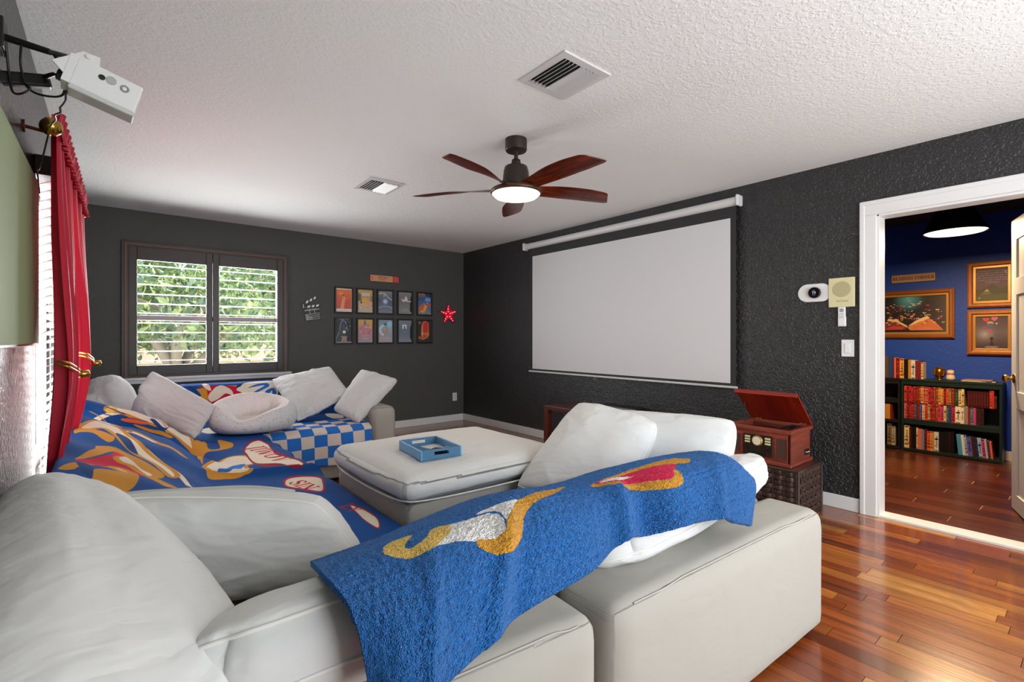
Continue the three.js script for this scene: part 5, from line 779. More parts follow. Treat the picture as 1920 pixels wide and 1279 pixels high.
{ // record player
  const t = thing('record_player', 'retro reddish wooden record player with open lid on the wicker basket', 'record player', [0, 0.346, 0]);
  const w = mat(0x9a4a38, 0.38, { map: again(grainTex, 1.5, 2), clearcoat: 0.25 }), lidm = mat(0xa02a14, 0.3, { map: again(grainTex, 1.2, 1.6), clearcoat: 0.4, clearcoatRoughness: 0.15 });
  const X0 = 3.71, X1 = 4.06, Z0 = 4.245, Z1 = 4.65;
  mesh('plinth', rbox(X0 - 0.012, X1 + 0.012, 0, 0.024, Z0 - 0.012, Z1 + 0.012, 0.006), w, t);
  mesh('side_panel', rbox(X0, X1, 0.022, 0.225, Z1 - 0.014, Z1, 0.003), w, t); mesh('side_panel', rbox(X0, X1, 0.022, 0.225, Z0, Z0 + 0.014, 0.003), w, t);
  mesh('front_panel', rbox(X0, X0 + 0.014, 0.022, 0.225, Z0, Z1, 0.003), w, t); mesh('back_panel', rbox(X1 - 0.014, X1, 0.022, 0.225, Z0, Z1, 0.003), w, t);
  mesh('rim', extrude(rectShape(X0 - 0.008, -Z1 - 0.008, X1 + 0.004, -Z0 + 0.008, [[X0 + 0.014, -Z1 + 0.014, X1 - 0.014, -Z0 - 0.014]]), 0.02, 0.004).rotateX(-Math.PI / 2).translate(0, 0.221, 0), w, t);
  mesh('deck', box(X0 + 0.012, X1 - 0.012, 0.19, 0.197, Z0 + 0.012, Z1 - 0.012), mat(0x5a2a20, 0.5), t);
  mesh('platter', new THREE.CylinderGeometry(0.125, 0.125, 0.012, 40).translate((X0 + X1) / 2 - 0.02, 0.206, 4.4), M.blackPlastic, t);
  const arm = mesh('tonearm', cyl(V(3.85, 0.232, 4.54), V(3.99, 0.232, 4.56), 0.006, 0.008, 10), M.blackPlastic, t); mesh('arm_base', rbox(3.97, 4.03, 0.196, 0.235, 4.54, 4.6, 0.006), M.blackPlastic, arm); mesh('head_shell', rbox(3.83, 3.87, 0.225, 0.238, 4.53, 4.55, 0.003), M.blackPlastic, arm);
  // front face parts: tuner panel, dial, two cloth grilles
  const dk = mat(0x3a3026, 0.35, { metalness: 0.5 }), br = mat0('brassOld', 0xb59a62, 0.3, { metalness: 0.8 });
  const pn = mesh('tuner_panel', rbox(X0 - 0.004, X0 + 0.002, 0.045, 0.19, 4.345, 4.54, 0.002), dk, t);
  mesh('dial', lathe([[0, 0.012], [0.03, 0.012], [0.036, 0.008], [0.037, 0]].reverse(), 28).rotateZ(Math.PI / 2).translate(X0 - 0.004, 0.148, 4.442), br, pn);
  mesh('dial_face', new THREE.CylinderGeometry(0.028, 0.028, 0.002, 28).rotateZ(Math.PI / 2).translate(X0 - 0.0165, 0.148, 4.442), mat0('dialFace', 0xe7dcc0, 0.4), pn);
  for (const z of [4.375, 4.51]) for (let k = 0; k < 3; k++) mesh('band_button', rbox(X0 - 0.01, X0 - 0.003, 0.128 + k * 0.018, 0.14 + k * 0.018, z - 0.018, z + 0.018, 0.002), mat0('bandBtn', 0xd3cfa0, 0.35), pn);
  for (const z of [4.37, 4.515]) mesh('control_knob', new THREE.CylinderGeometry(0.013, 0.014, 0.016, 20).rotateZ(Math.PI / 2).translate(X0 - 0.01, 0.098, z), M.blackPlastic, pn);
  mesh('cassette_slot', rbox(X0 - 0.007, X0 - 0.003, 0.052, 0.08, 4.38, 4.505, 0.002), M.blackPlastic, pn);
  const cloth = mat(0x4a2f24, 0.9, { bumpMap: again(linenTex, 8, 8), bumpScale: 0.001 });
  for (const [a, b] of [[4.56, 4.632], [4.263, 4.33]]) { const g = mesh('speaker_grille', rbox(X0 - 0.002, X0 + 0.002, 0.05, 0.185, a, b, 0.002), cloth, t); mesh('grille_border', extrude(rectShape(a - 0.006, 0.044, b + 0.006, 0.191, [[a + 0.003, 0.053, b - 0.003, 0.182]]), 0.004).rotateY(-Math.PI / 2).translate(X0 - 0.0005, 0, 0), w, g); }
  mesh('side_handle', rbox(3.945, 4.015, 0.05, 0.09, Z1 - 0.002, Z1 + 0.006, 0.004), M.blackPlastic, t);
  mesh('handle_bar', tube([[3.955, 0.07, Z1 + 0.006], [3.965, 0.073, Z1 + 0.016], [3.995, 0.073, Z1 + 0.016], [4.005, 0.07, Z1 + 0.006]], 0.003, 20, 6), mat0('bandBtn'), t);
  const lid = new THREE.Group(); lid.name = 'lid'; lid.position.set(X1, 0.245, 0); lid.rotation.z = -0.725; t.add(lid);   // hinged along the back edge
  mesh('lid_board', rbox(-0.345, 0.0, 0.0, 0.014, Z0 - 0.008, Z1 + 0.008, 0.003), lidm, lid);
  mesh('lid_edge', rbox(-0.349, -0.335, -0.022, 0.012, Z0 - 0.008, Z1 + 0.008, 0.003), lidm, lid);
  for (const z of [4.3, 4.6]) mesh('hinge', rbox(X1 - 0.012, X1 + 0.004, 0.232, 0.252, z - 0.02, z + 0.02, 0.002), M.brass, t);
  mesh('lid_stay', cyl(V(3.9, 0.235, Z0 + 0.02), V(3.9, 0.38, Z0 + 0.02), 0.003, 0.003, 8), M.blackPlastic, t);
}
// ---------------------------------------------------------------- the reading room beyond the doorway
{ // ceiling light with dark drum body
  const p = [5.6, H, 5.18];
  const t = thing('ceiling_light', 'black drum ceiling light with a glowing white disc in the reading room', 'ceiling light', p), bk = mat(0x161514, 0.45, { metalness: 0.3 });
  mesh('canopy', lathe([[0, -0.1], [0.085, -0.1], [0.09, -0.09], [0.09, 0]], 36), bk, t);
  mesh('body', lathe([[0.2, -0.375], [0.205, -0.36], [0.16, -0.28], [0.11, -0.16], [0.088, -0.1], [0, -0.1]], 44), bk, t);
  mesh('diffuser', lathe([[0, -0.392], [0.1, -0.39], [0.18, -0.38], [0.196, -0.368], [0, -0.366]], 44), mat(0xffeccf, 0.5, { emissive: 0xffe0b0, emissiveIntensity: 2.2 }), t);
  const b = mat(0x2b2624, 0.5); for (let i = 0; i < 3; i++) { const m = mesh('blade', rbox(0.09, 0.3, -0.06, -0.054, -0.045, 0.045, 0.003), b, t); m.rotation.y = 0.5 + i * Math.PI * 2 / 3; }
  const l = new THREE.RectAreaLight(0xffdcae, 115, 0.32, 0.32); l.position.set(p[0], H - 0.397, p[2]); l.lookAt(p[0], 0, p[2]); scene.add(l);
}
const gilt = mat(0x9c5a22, 0.4, { metalness: 0.35, bumpMap: again(grainTex, 12, 12), bumpScale: 0.001 }), giltIn = mat(0xc8924a, 0.35, { metalness: 0.4 });
function painting(label, z0, z1, y0, y1, art, fw = 0.06) {         // on the blue wall, facing -x
  const w = z1 - z0, h = y1 - y0, t = thing('framed_painting', label, 'painting', [X2 - 0.001, (y0 + y1) / 2, (z0 + z1) / 2], -Math.PI / 2);
  mesh('frame', [frameShape(w, h, fw * 0.62, 0.022, 0.005), frameShape(w - 0.02, h - 0.02, fw * 0.35, 0.034, 0.005)], gilt, t);
  mesh('inner_moulding', frameShape(w - fw * 1.15, h - fw * 1.15, fw * 0.42, 0.02, 0.003), giltIn, t);
  print('canvas', w - fw * 1.7, h - fw * 1.7, 700, art, t, 0.5).position.z = 0.009;
  return t;
}
painting('gilt-framed painting of an open book releasing butterflies', 4.22, 4.966, 1.2, 1.715, (c, w, h) => {
  c.fillStyle = '#1a1210'; c.fillRect(0, 0, w, h); let g = c.createRadialGradient(w * .5, h * .1, 4, w * .5, h * .1, w * .28); g.addColorStop(0, '#58b0b8'); g.addColorStop(.5, '#2d6a72'); g.addColorStop(1, 'rgba(30,20,20,0)'); c.fillStyle = g; c.fillRect(0, 0, w, h);
  g = c.createLinearGradient(w * .6, 0, w, 0); g.addColorStop(0, 'rgba(80,60,60,0)'); g.addColorStop(1, '#54403c'); c.fillStyle = g; c.fillRect(w * .6, 0, w * .4, h);
  path(c, [[w * .1, h * .92], [w * .22, h * .62], [w * .34, h * .68], [w * .48, h * .84], [w * .46, h * .9]], '#7c3322'); path(c, [[w * .16, h * .9], [w * .28, h * .8], [w * .44, h * .82], [w * .42, h * .9]], '#c03a3a'); path(c, [[w * .22, h * .6], [w * .34, h * .64], [w * .48, h * .8], [w * .48, h * .85], [w * .33, h * .7], [w * .2, h * .66]], '#e6bd84');
  path(c, [[w * .48, h * .85], [w * .6, h * .7], [w * .74, h * .58], [w * .84, h * .7], [w * .95, h * .92], [w * .52, h * .92]], '#d87a42'); path(c, [[w * .48, h * .82], [w * .6, h * .66], [w * .74, h * .55], [w * .78, h * .6], [w * .6, h * .74]], '#efc88c'); for (let i = 0; i < 4; i++) path(c, [[w * .56, h * (.82 + i * .025)], [w * .72, h * (.7 + i * .04)], [w * (.84 + i * .03), h * (.76 + i * .045)]], '#a9532c', 2);
  const r = rng(21); for (let i = 0; i < 130; i++) { const a = r() * Math.PI, d = 0.12 + 0.4 * r(), x = w * (.48 + d * 1.05 * Math.cos(a)), y = h * (.8 - d * 1.35 * Math.sin(a)), s = (2 + 5 * r()) * w / 460, k = r() * 3, col = ['#e8a583', '#d9776a', '#f2d3ae', '#c43c52', '#f0b25e', '#d8c6c4', '#8c3a34'][i % 7]; blob(c, x - s * .8, y, s, s * .55, col, k); blob(c, x + s * .8, y, s, s * .55, col, -k); }
});
painting('gilt-framed night mountain landscape painting with lines of pale handwriting', 5.07, 5.42, 1.508, 1.957, (c, w, h) => { grad(c, w, h, [[0, '#5a3f46'], [.5, '#6a4a58'], [.6, '#5c4a3c'], [1, '#5d5a22']]); path(c, [[0, h * .66], [w * .2, h * .62], [w * .5, h * .5], [w * .75, h * .62], [w, h * .58], [w, h], [0, h]], '#4d3f22'); path(c, [[w * .15, h * .8], [w * .36, h * .62], [w * .5, h * .78]], '#6f6630'); path(c, [[w * .28, h * .7], [w * .36, h * .62], [w * .43, h * .7]], '#c0a878'); path(c, [[0, h * .82], [w, h * .76], [w, h], [0, h]], '#55551f'); c.fillStyle = '#c8aab4'; c.font = 'italic ' + h * .055 + 'px serif'; c.textAlign = 'center'; ['Second star to the right', 'and straight on till morning', 'all the world is made of', 'faith and trust and dreams', 'so come away, come away', 'to the stars'].forEach((s, i) => c.fillText(s, w * .5, h * (.13 + .065 * i))); c.strokeStyle = '#e8d0c8'; c.lineWidth = 3; c.beginPath(); c.arc(w * .92, h * .17, h * .03, 1.2, 5); c.stroke(); blob(c, w * .14, h * .88, 4, 4, '#d8c89a'); });
painting('gilt-framed painting of a bunch of heart balloons lifting into a grey sky', 5.068, 5.42, 1.032, 1.475, (c, w, h) => { grad(c, w, h, [[0, '#45343a'], [.5, '#6a5a60'], [1, '#3a2c2a']]); const g = c.createRadialGradient(w * .3, h * .55, 5, w * .3, h * .55, w * .5); g.addColorStop(0, '#a89a9c'); g.addColorStop(1, 'rgba(90,70,70,0)'); c.fillStyle = g; c.fillRect(0, 0, w, h); for (const [x, y] of [[.34, .12], [.58, .1], [.46, .24], [.66, .22], [.32, .34], [.44, .42]]) path(c, [[w * x, h * y], [w * .5, h * .62]], '#8c7478', 1); const heart = (x, y, s, col) => { x *= w; y *= h; s *= w; blob(c, x - s * .45, y - s * .2, s * .55, s * .55, col); blob(c, x + s * .45, y - s * .2, s * .55, s * .55, col); path(c, [[x - s * .95, y], [x + s * .95, y], [x, y + s]], col); }; heart(.34, .12, .1, '#d8324e'); heart(.58, .1, .1, '#d0688c'); blob(c, w * .46, h * .22, w * .09, h * .05, '#d89a3a'); blob(c, w * .46, h * .28, w * .09, h * .05, '#3f6a98'); heart(.32, .34, .055, '#b8334c'); heart(.44, .44, .07, '#c2486c'); heart(.64, .24, .035, '#e0c0cc'); blob(c, w * .5, h * .68, w * .05, h * .05, '#2a2022'); path(c, [[w * .42, h * .9], [w * .5, h * .7], [w * .58, h * .9]], '#2e2426'); blob(c, w * .5, h * .92, w * .2, h * .03, '#8b7a78'); });
{
  const t = thing('wooden_sign', 'small wooden plank sign reading READING CORNER on the blue wall', 'sign', [X2 - 0.001, 1.853, 4.63], -Math.PI / 2);
  mesh('plank', rbox(-0.19, 0.19, -0.045, 0.045, 0, 0.016, 0.003), mat(0x7c5236, 0.7), t);
  print('lettering', 0.372, 0.084, 1600, (c, w, h) => { c.fillStyle = '#c49a76'; c.fillRect(0, 0, w, h); c.strokeStyle = '#8a6242'; for (let i = 0; i < 9; i++) { c.beginPath(); c.moveTo(0, h * i / 9); c.lineTo(w, h * (i + .4) / 9); c.stroke(); } c.textAlign = 'center'; c.font = 'bold ' + h * .56 + 'px serif'; c.fillStyle = '#4a1c12'; c.fillText('READING CORNER', w / 2, h * .7, w * .96); }, t, 0.7).position.z = 0.0165;
}
// two low bookcases
const green = mat(0x10251f, 0.45), dark = mat(0x120e0c, 0.5);
function bookcase(label, z0, z1, m, shelves) {
  const t = thing('bookcase', label, 'bookcase'), x0 = 6.79, x1 = X2 - 0.016;
  for (const z of [z0, z1 - 0.02]) mesh('side_panel', rbox(x0, x1, 0, 0.745, z, z + 0.02, 0.002), m, t);
  mesh('top_board', rbox(x0 - 0.005, x1, 0.745, 0.768, z0 - 0.004, z1 + 0.004, 0.003), m, t);
  mesh('top_rail', rbox(x0, x0 + 0.014, 0.705, 0.746, z0 + 0.018, z1 - 0.018, 0.002), m, t);
  for (const [y, th] of shelves) mesh('shelf', rbox(x0, x1 - 0.006, y, y + th, z0 + 0.018, z1 - 0.018, 0.002), m, t);
  mesh('back_panel', box(x1 - 0.008, x1, 0.03, 0.745, z0 + 0.01, z1 - 0.01), m, t);
  return t;
}
bookcase('low dark green bookcase packed with books, right of the dark one', 4.575, 5.34, green, [[0.006, 0.028], [0.29, 0.055]]);
bookcase('low near-black bookcase partly hidden by the door casing', 3.78, 4.567, dark, [[0.006, 0.035], [0.29, 0.03], [0.5, 0.05]]);

// books: every one its own thing: cover, spine label and pages
const bookGeo = new Map(), pageMat = mat(0xd8ccb0, 0.9), coverMat = new Map(), spineTex = [];
for (let k = 0; k < 10; k++) spineTex.push(canvasTex(64, 256, (c, w, h) => { const r = rng(300 + k); c.fillStyle = '#ffffff'; c.fillRect(0, 0, w, h); const dk = k % 2 ? 'rgba(20,10,5,0.65)' : 'rgba(255,250,235,0.9)'; if (k % 2 === 0) { c.fillStyle = '#8a8a8a'; c.fillRect(0, 0, w, h); } for (let i = 0; i < 4; i++) { c.fillStyle = dk; const y = r() * h; c.fillRect(w * .12, y, w * .76, 3 + r() * 16); } c.save(); c.translate(w / 2, h / 2); c.rotate(Math.PI / 2); c.fillStyle = dk; for (let i = 0; i < 7; i++) c.fillRect(-h * .3 + i * h * .085, -w * .2, h * .06, w * (.2 + .2 * r())); c.restore(); for (let i = 0; i < 4; i++) blob(c, w * r(), h * (.6 + .4 * r()), w * .2 * r(), h * .04, ['#f0d8a0', '#301410', '#e0e0e0', '#d05030'][i], 0); }));
const colourName = { '#c22a2e': 'red', '#d8442f': 'orange red', '#e0662f': 'orange', '#e8a24a': 'amber', '#e6c88c': 'cream', '#f0e2c8': 'ivory', '#7a1f22': 'maroon', '#2a3f74': 'navy blue', '#4f6f4a': 'green', '#5c4a2c': 'olive brown', '#8a6a3a': 'tan', '#c8862e': 'ochre', '#14100e': 'black', '#5a2a22': 'brown', '#4a8fb4': 'light blue', '#9fb8d8': 'pale blue', '#6a5aa8': 'violet', '#c83f7a': 'pink', '#9a7a70': 'dusty rose', '#6f7f94': 'slate', '#d8d4d0': 'white', '#3a1a1c': 'dark wine', '#d86a5a': 'salmon', '#b8a890': 'grey beige' };
function book(color, th, h, d, tex, key = 0) {
  const gk = [th, h, d].map((v) => v.toFixed(3)).join();
  if (!bookGeo.has(gk)) { const cv = merge([rbox(-d, 0, 0, h, -th / 2, -th / 2 + 0.002, 0.0008, 1), rbox(-d, 0, 0, h, th / 2 - 0.002, th / 2, 0.0008, 1)]); const sp = new THREE.BoxGeometry(0.004, h, th - 0.0005).translate(-d - 0.001, h / 2, 0), pg = box(-d + 0.003, -0.004, 0.003, h - 0.004, -th / 2 + 0.002, th / 2 - 0.002); bookGeo.set(gk, [cv, sp, pg]); }
  const mk = color + tex; if (!coverMat.has(mk)) coverMat.set(mk, mat(color, 0.45, tex >= 0 ? { map: spineTex[tex] } : {}));
  const pk = color; if (!coverMat.has(pk)) coverMat.set(pk, mat(color, 0.5));
  return { geo: bookGeo.get(gk), cover: coverMat.get(pk), spine: coverMat.get(mk) };
}
const ordinals = ['first', 'second', 'third', 'fourth', 'fifth', 'sixth', 'seventh', 'eighth', 'ninth', 'tenth', 'eleventh', 'twelfth', 'thirteenth', 'fourteenth', 'fifteenth', 'sixteenth', 'seventeenth', 'eighteenth', 'nineteenth', 'twentieth', 'twenty-first', 'twenty-second', 'twenty-third', 'twenty-fourth', 'twenty-fifth', 'twenty-sixth', 'twenty-seventh', 'twenty-eighth', 'twenty-ninth', 'thirtieth', 'thirty-first', 'thirty-second'];
function bookRow(where, group, z, y, front, list, seed, lean = 0) {     // list: [colour, thickness, height, texture]
  const r = rng(seed); let n = 0;
  for (const [color, th, h, tex, gap] of list) {
    z += gap ?? 0; const d = 0.13 + 0.03 * r(), b = book(color, th, h, 0.135, tex ?? Math.floor(r() * 10));
    const cn = colourName[color] ?? 'plain', o = thing('book', cn + ' book, ' + ordinals[n] + ' from the left ' + where, 'book', [front + 0.135 + 0.006 * r(), y, z + th / 2], 0, group);
    mesh('cover', b.geo[0], b.cover, o); mesh('spine', b.geo[1], b.spine, o); mesh('pages', b.geo[2], pageMat, o);
    if (lean) o.rotation.x = lean; z += th + 0.0008; n++;
  }
}
const rr = rng(99), pick = (a) => a[Math.floor(rr() * a.length)];
const row = (n, cols, t0, t1, h0, h1) => Array.from({ length: n }, () => [pick(cols), lerp(t0, t1, rr()), lerp(h0, h1, rr())]);
// along the top
bookRow('along the bookcase tops', 'books standing along the bookcase tops', 4.29, 0.769, 6.8, [['#d86a5a', 0.026, 0.235], ['#e6c88c', 0.04, 0.225], ['#7a1f22', 0.034, 0.22, 1], ['#c22a2e', 0.04, 0.228, 3], ['#5c4a2c', 0.03, 0.225, -1], ['#2a3f74', 0.036, 0.222, -1], ['#5a2a22', 0.012, 0.222, -1], ['#d86a5a', 0.016, 0.218, -1], ['#c22a2e', 0.03, 0.212, 0], ['#e8a24a', 0.036, 0.208, 1], ['#14100e', 0.034, 0.205, 2], ['#c8862e', 0.024, 0.2, -1], ['#d8d4d0', 0.034, 0.195, 3], ['#7a1f22', 0.03, 0.19, -1], ['#7a1f22', 0.016, 0.188, -1], ['#e6c88c', 0.016, 0.175, 1]], 1);
// green bookcase, upper compartment: two tiers
bookRow('in the upper tier of the green bookcase', 'paperbacks in the upper tier of the green bookcase', 4.6, 0.52, 6.8, [...row(20, ['#c22a2e', '#d8442f', '#d8442f', '#e0662f', '#c22a2e', '#e8a24a', '#d86a5a'], 0.017, 0.022, 0.168, 0.176), ['#4f6f4a', 0.03, 0.17, 4], ['#e6c88c', 0.022, 0.165, 1], ['#e6c88c', 0.02, 0.17, 3]], 2);
bookRow('of the maroon set in the green bookcase', 'maroon and gold volumes in the green bookcase', 5.095, 0.52, 6.8, Array.from({ length: 8 }, () => ['#7a1f22', 0.0185, 0.158, 6]), 3);
bookRow('after the maroon set in the green bookcase', 'books at the end of the upper tier', 5.253, 0.52, 6.8, [['#d8442f', 0.018, 0.17, 1], ['#c22a2e', 0.012, 0.172, -1], ['#5a2a22', 0.018, 0.12, 3]], 4);
bookRow('in the lower tier of the green bookcase', 'paperbacks in the lower tier of the green bookcase', 4.6, 0.346, 6.8, [...row(17, ['#c22a2e', '#6a5aa8', '#d8442f', '#6f7f94', '#c83f7a', '#d86a5a', '#e6c88c'], 0.018, 0.023, 0.165, 0.173), ['#2a3f74', 0.02, 0.17, -1], ['#c22a2e', 0.024, 0.17, 1], ['#f0e2c8', 0.042, 0.168, 3], ['#f0e2c8', 0.022, 0.168, 5], ['#9a7a70', 0.03, 0.168, -1], ['#7a1f22', 0.016, 0.166, -1], ['#6f7f94', 0.02, 0.168, 1], ['#c83f7a', 0.018, 0.168, -1], ['#3a1a1c', 0.02, 0.168, -1], ['#5a2a22', 0.014, 0.166, 2], ['#3a1a1c', 0.02, 0.168, 3]], 5);
// green bookcase, bottom shelf
bookRow('on the bottom shelf of the green bookcase', 'books on the bottom shelf of the green bookcase', 4.6, 0.035, 6.8, [['#e6c88c', 0.042, 0.235, 1], ['#7a1f22', 0.018, 0.222, 0], ['#14100e', 0.016, 0.225, 2], ['#14100e', 0.022, 0.228, 4], ['#e6c88c', 0.012, 0.222, 3], ['#d86a5a', 0.03, 0.215, -1], ['#6f7f94', 0.02, 0.212, -1], ['#7a1f22', 0.022, 0.215, 1], ['#e0662f', 0.026, 0.2, 1], ['#e8a24a', 0.016, 0.2, 1], ['#c8862e', 0.012, 0.195, -1], ['#d8d4d0', 0.034, 0.2, 3], ['#14100e', 0.016, 0.2, -1], ['#14100e', 0.022, 0.205, 4], ['#14100e', 0.034, 0.208, 6], ['#3a1a1c', 0.018, 0.212, 8], ['#14100e', 0.024, 0.215, 2]], 6);
bookRow('among the leaning books of the bottom shelf', 'pale leaning books at the end of the bottom shelf', 5.03, 0.036, 6.8, [['#4a8fb4', 0.032, 0.205, -1], ['#d8d4d0', 0.02, 0.2, -1], ['#9fb8d8', 0.018, 0.2, 1], ['#6a5aa8', 0.034, 0.19, 5], ['#3a1a1c', 0.02, 0.19, -1], ['#2a3f74', 0.022, 0.185, 4], ['#9fb8d8', 0.026, 0.188, 3], ['#c83f7a', 0.022, 0.18, 1], ['#9fb8d8', 0.014, 0.182, -1], ['#5a2a22', 0.018, 0.172, -1], ['#d86a5a', 0.014, 0.165, -1]], 7, -0.09);
// dark bookcase
bookRow('on the bottom shelf of the black bookcase', 'books on the bottom shelf of the black bookcase', 4.3, 0.042, 6.8, [['#d86a5a', 0.03, 0.2, 1], ['#7a1f22', 0.03, 0.23, 1], ['#2a3f74', 0.05, 0.23, 3, 0.01], ['#8a6a3a', 0.034, 0.225, 1, 0.03], ['#b8a890', 0.028, 0.2, 1, 0.004]], 8);
bookRow('on the middle shelf of the black bookcase', 'books on the middle shelf of the black bookcase', 4.33, 0.321, 6.8, [['#d86a5a', 0.03, 0.1, 1], ['#e6c88c', 0.03, 0.105, 1], ['#6f7f94', 0.02, 0.15, -1, 0.008], ['#c8862e', 0.045, 0.16, -1, 0.012], ['#7a1f22', 0.016, 0.155, -1]], 9);
{ // two books lying flat, upper shelf of the dark bookcase
  const lay = (label, color, y, h, w, z) => { const b = book(color, h, 0.2, 0.135, -1), o = thing('book', label, 'book', [6.94, y + h / 2, z + 0.1], 0); o.rotation.x = -Math.PI / 2; o.position.y = y + h / 2; mesh('cover', b.geo[0], b.cover, o); mesh('spine', b.geo[1], b.spine, o); mesh('pages', b.geo[2], pageMat, o); return o; };
  lay('cream book lying flat under a red one in the near-black bookcase', '#e6c88c', 0.551, 0.032, 0.2, 4.27);
  lay('red book lying flat on top of a cream one in the near-black bookcase', '#c22a2e', 0.584, 0.036, 0.2, 4.28);
}
{ // things on top of the green bookcase
  const t = thing('golden_globe', 'shiny golden round ornament on a base at the end of the top books', 'ornament', [6.88, 0.768, 4.872]);
  mesh('ball', new THREE.SphereGeometry(0.056, 32, 24).scale(1, 1.1, 0.9).translate(0, 0.075, 0), mat(0xc8862a, 0.22, { metalness: 0.9 }), t);
  mesh('base', lathe([[0, 0], [0.035, 0], [0.034, 0.008], [0.018, 0.016], [0, 0.02]], 24), M.brass, t);
  const f = thing('owl_figurine', 'small cream figurine beside the golden ornament on the bookcase', 'figurine', [6.87, 0.768, 4.96]);
  mesh('body', lathe([[0, 0], [0.03, 0.0], [0.036, 0.02], [0.032, 0.05], [0.02, 0.066], [0, 0.068]], 24), mat(0xe0c8a8, 0.5), f);
  mesh('head', new THREE.SphereGeometry(0.027, 20, 16).scale(1, 0.95, 1.05).translate(-0.002, 0.083, 0), mat(0xead8bc, 0.5), f);
  mesh('scarf', new THREE.TorusGeometry(0.024, 0.007, 8, 20).rotateX(Math.PI / 2).translate(0, 0.064, 0), mat(0xb86a5a, 0.7), f);
  mesh('hat', lathe([[0.026, 0], [0.027, 0.006], [0.02, 0.014], [0, 0.018]], 20).translate(0, 0.092, 0), mat(0xc89a70, 0.6), f);
  const flat = (label, y, h, z0, z1, x0, x1, c, rot) => { const o = thing('magazine', label, 'magazine', [(x0 + x1) / 2, y, (z0 + z1) / 2], rot); const w = (x1 - x0) / 2, d = (z1 - z0) / 2; mesh('cover', [box(-w, w, 0, 0.001, -d, d), box(-w, w, h - 0.001, h, -d, d)], mat(c, 0.5), o); mesh('pages', box(-w + 0.002, w - 0.002, 0.001, h - 0.001, -d + 0.002, d - 0.002), pageMat, o); };
  flat('wide purple picture book lying flat on the green bookcase', 0.7685, 0.012, 5.04, 5.29, 6.83, 7.0, 0x5a3a4a, 0.05);
  flat('thin pinkish booklet lying on the purple picture book', 0.781, 0.006, 5.06, 5.27, 6.83, 6.97, 0xb88a80, -0.08);
}
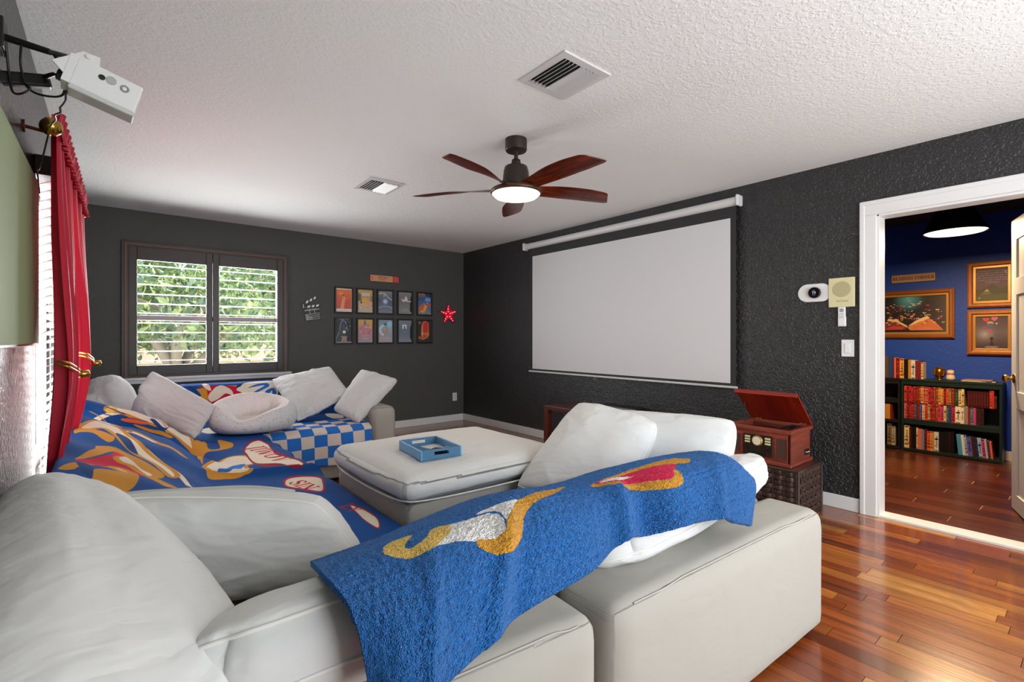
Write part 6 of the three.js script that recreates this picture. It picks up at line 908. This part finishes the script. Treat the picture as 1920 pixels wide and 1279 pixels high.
// ---------------------------------------------------------------- outside the windows
{
  struct('ground', box(-40, 40, -3.3, -3.2, -60, -0.6), mat(0xb5b0a2, 0.95));
  const lawn = struct('lawn', box(-14, 16, -3.2, -3.17, -18, -12), mat(0x8a9a60, 1));
  const bark = mat(0x9a8d7c, 0.9, { bumpMap: again(wrinkleTex, 3, 3), bumpScale: 0.02 });
  const leafShape = new THREE.BufferGeometry(); leafShape.setAttribute('position', new THREE.Float32BufferAttribute([0, 0, 0, 0.035, 0.06, 0.012, 0, 0.065, 0, -0.035, 0.06, 0.012, 0, 0.15, -0.01], 3)); leafShape.setAttribute('uv', new THREE.Float32BufferAttribute([0.5, 0, 1, 0.5, 0.5, 0.5, 0, 0.5, 0.5, 1], 2)); leafShape.setIndex([0, 1, 2, 2, 1, 4, 0, 2, 3, 3, 2, 4]); leafShape.computeVertexNormals();
  const leafMat = mat(0xffffff, 0.65, { side: THREE.DoubleSide, transmission: 0.4, thickness: 0 });
  const tree = (label, x, z, y0, R, forks, n, seed, greens) => {
    const t = thing('tree', label, 'tree', [x, -3.2, z]), r = rng(seed), br = [], tips = [];
    const limb = (a, b, ra, rb) => { const m = a.clone().lerp(b, 0.5).add(V((r() - 0.5) * 0.3, (r() - 0.5) * 0.2, (r() - 0.5) * 0.3)); br.push(new THREE.TubeGeometry(new THREE.CatmullRomCurve3([a, m, b]), 8, (ra + rb) / 2, 8)); };
    const top = V(0.1, y0, 0); mesh('trunk', cyl(V(0, 0, 0), top, 0.15, 0.12, 14), bark, t);
    for (let i = 0; i < forks; i++) { const a = i / forks * Math.PI * 2 + r(), b = top.clone().add(V(Math.cos(a) * R * 0.5, R * (0.45 + 0.4 * r()), Math.sin(a) * R * 0.5)); limb(top, b, 0.12, 0.06); for (let k = 0; k < 4; k++) { const c = b.clone().add(V((r() - 0.5) * R, (r() - 0.2) * R * 0.7, (r() - 0.5) * R)); limb(b, c, 0.06, 0.03); tips.push(c); } }
    mesh('branches', br, bark, t);
    const im = new THREE.InstancedMesh(leafShape, leafMat, n), o = new THREE.Object3D(), col = new THREE.Color();
    for (let i = 0; i < n; i++) {
      const tip = tips[Math.floor(r() * tips.length)], a = r() * 6.283, u = 2 * r() - 1, s = R * 0.42 * Math.cbrt(r()); const q = Math.sqrt(1 - u * u);
      o.position.set(tip.x + s * q * Math.cos(a), Math.max(tip.y + s * u * 0.8 - 0.2, y0 + 0.35 + 0.5 * r()), tip.z + s * q * Math.sin(a)); o.rotation.set(r() * 6.28, r() * 6.28, r() * 6.28); const k = 0.8 + 0.8 * r(); o.scale.set(k, k, k); o.updateMatrix(); im.setMatrixAt(i, o.matrix); col.set(greens[Math.floor(r() * greens.length)]); im.setColorAt(i, col);
    }
    im.name = 'foliage'; im.userData.kind = 'stuff'; im.castShadow = im.receiveShadow = true; t.add(im);
  };
  const g1 = ['#7f9b62', '#94ad70', '#6f8a62', '#b0c07e', '#6a8872'];
  tree('leafy green tree with forked grey trunk outside the far window', 1.2, -6.2, 3.55, 2.3, 7, 15000, 3, g1);
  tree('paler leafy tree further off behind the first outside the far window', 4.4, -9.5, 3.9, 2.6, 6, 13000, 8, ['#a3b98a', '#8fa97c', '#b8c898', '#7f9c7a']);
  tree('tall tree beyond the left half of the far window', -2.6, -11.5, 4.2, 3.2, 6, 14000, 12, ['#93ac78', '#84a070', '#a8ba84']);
  const hs = thing('house', 'pale neighbouring house with tiled roof seen under the trees', 'house', [6, -3.2, -22]);
  mesh('wall', box(-12, 10, 0, 3.4, -4, 4), mat(0xd8c6b8, 0.9), hs); mesh('roof', extrude(poly([[-4.8, 3.4], [4.8, 3.4], [0, 5.4]]), 23).rotateY(Math.PI / 2).translate(-12.5, 0, 0), mat(0x9c7a6a, 0.9), hs);
  for (const x of [-8, -3, 3]) mesh('window', box(x, x + 1.4, 1, 2.3, 3.98, 4.03), mat0('farGlass', 0x4a5560, 0.2), hs);
}
renderer.render(scene, camera);
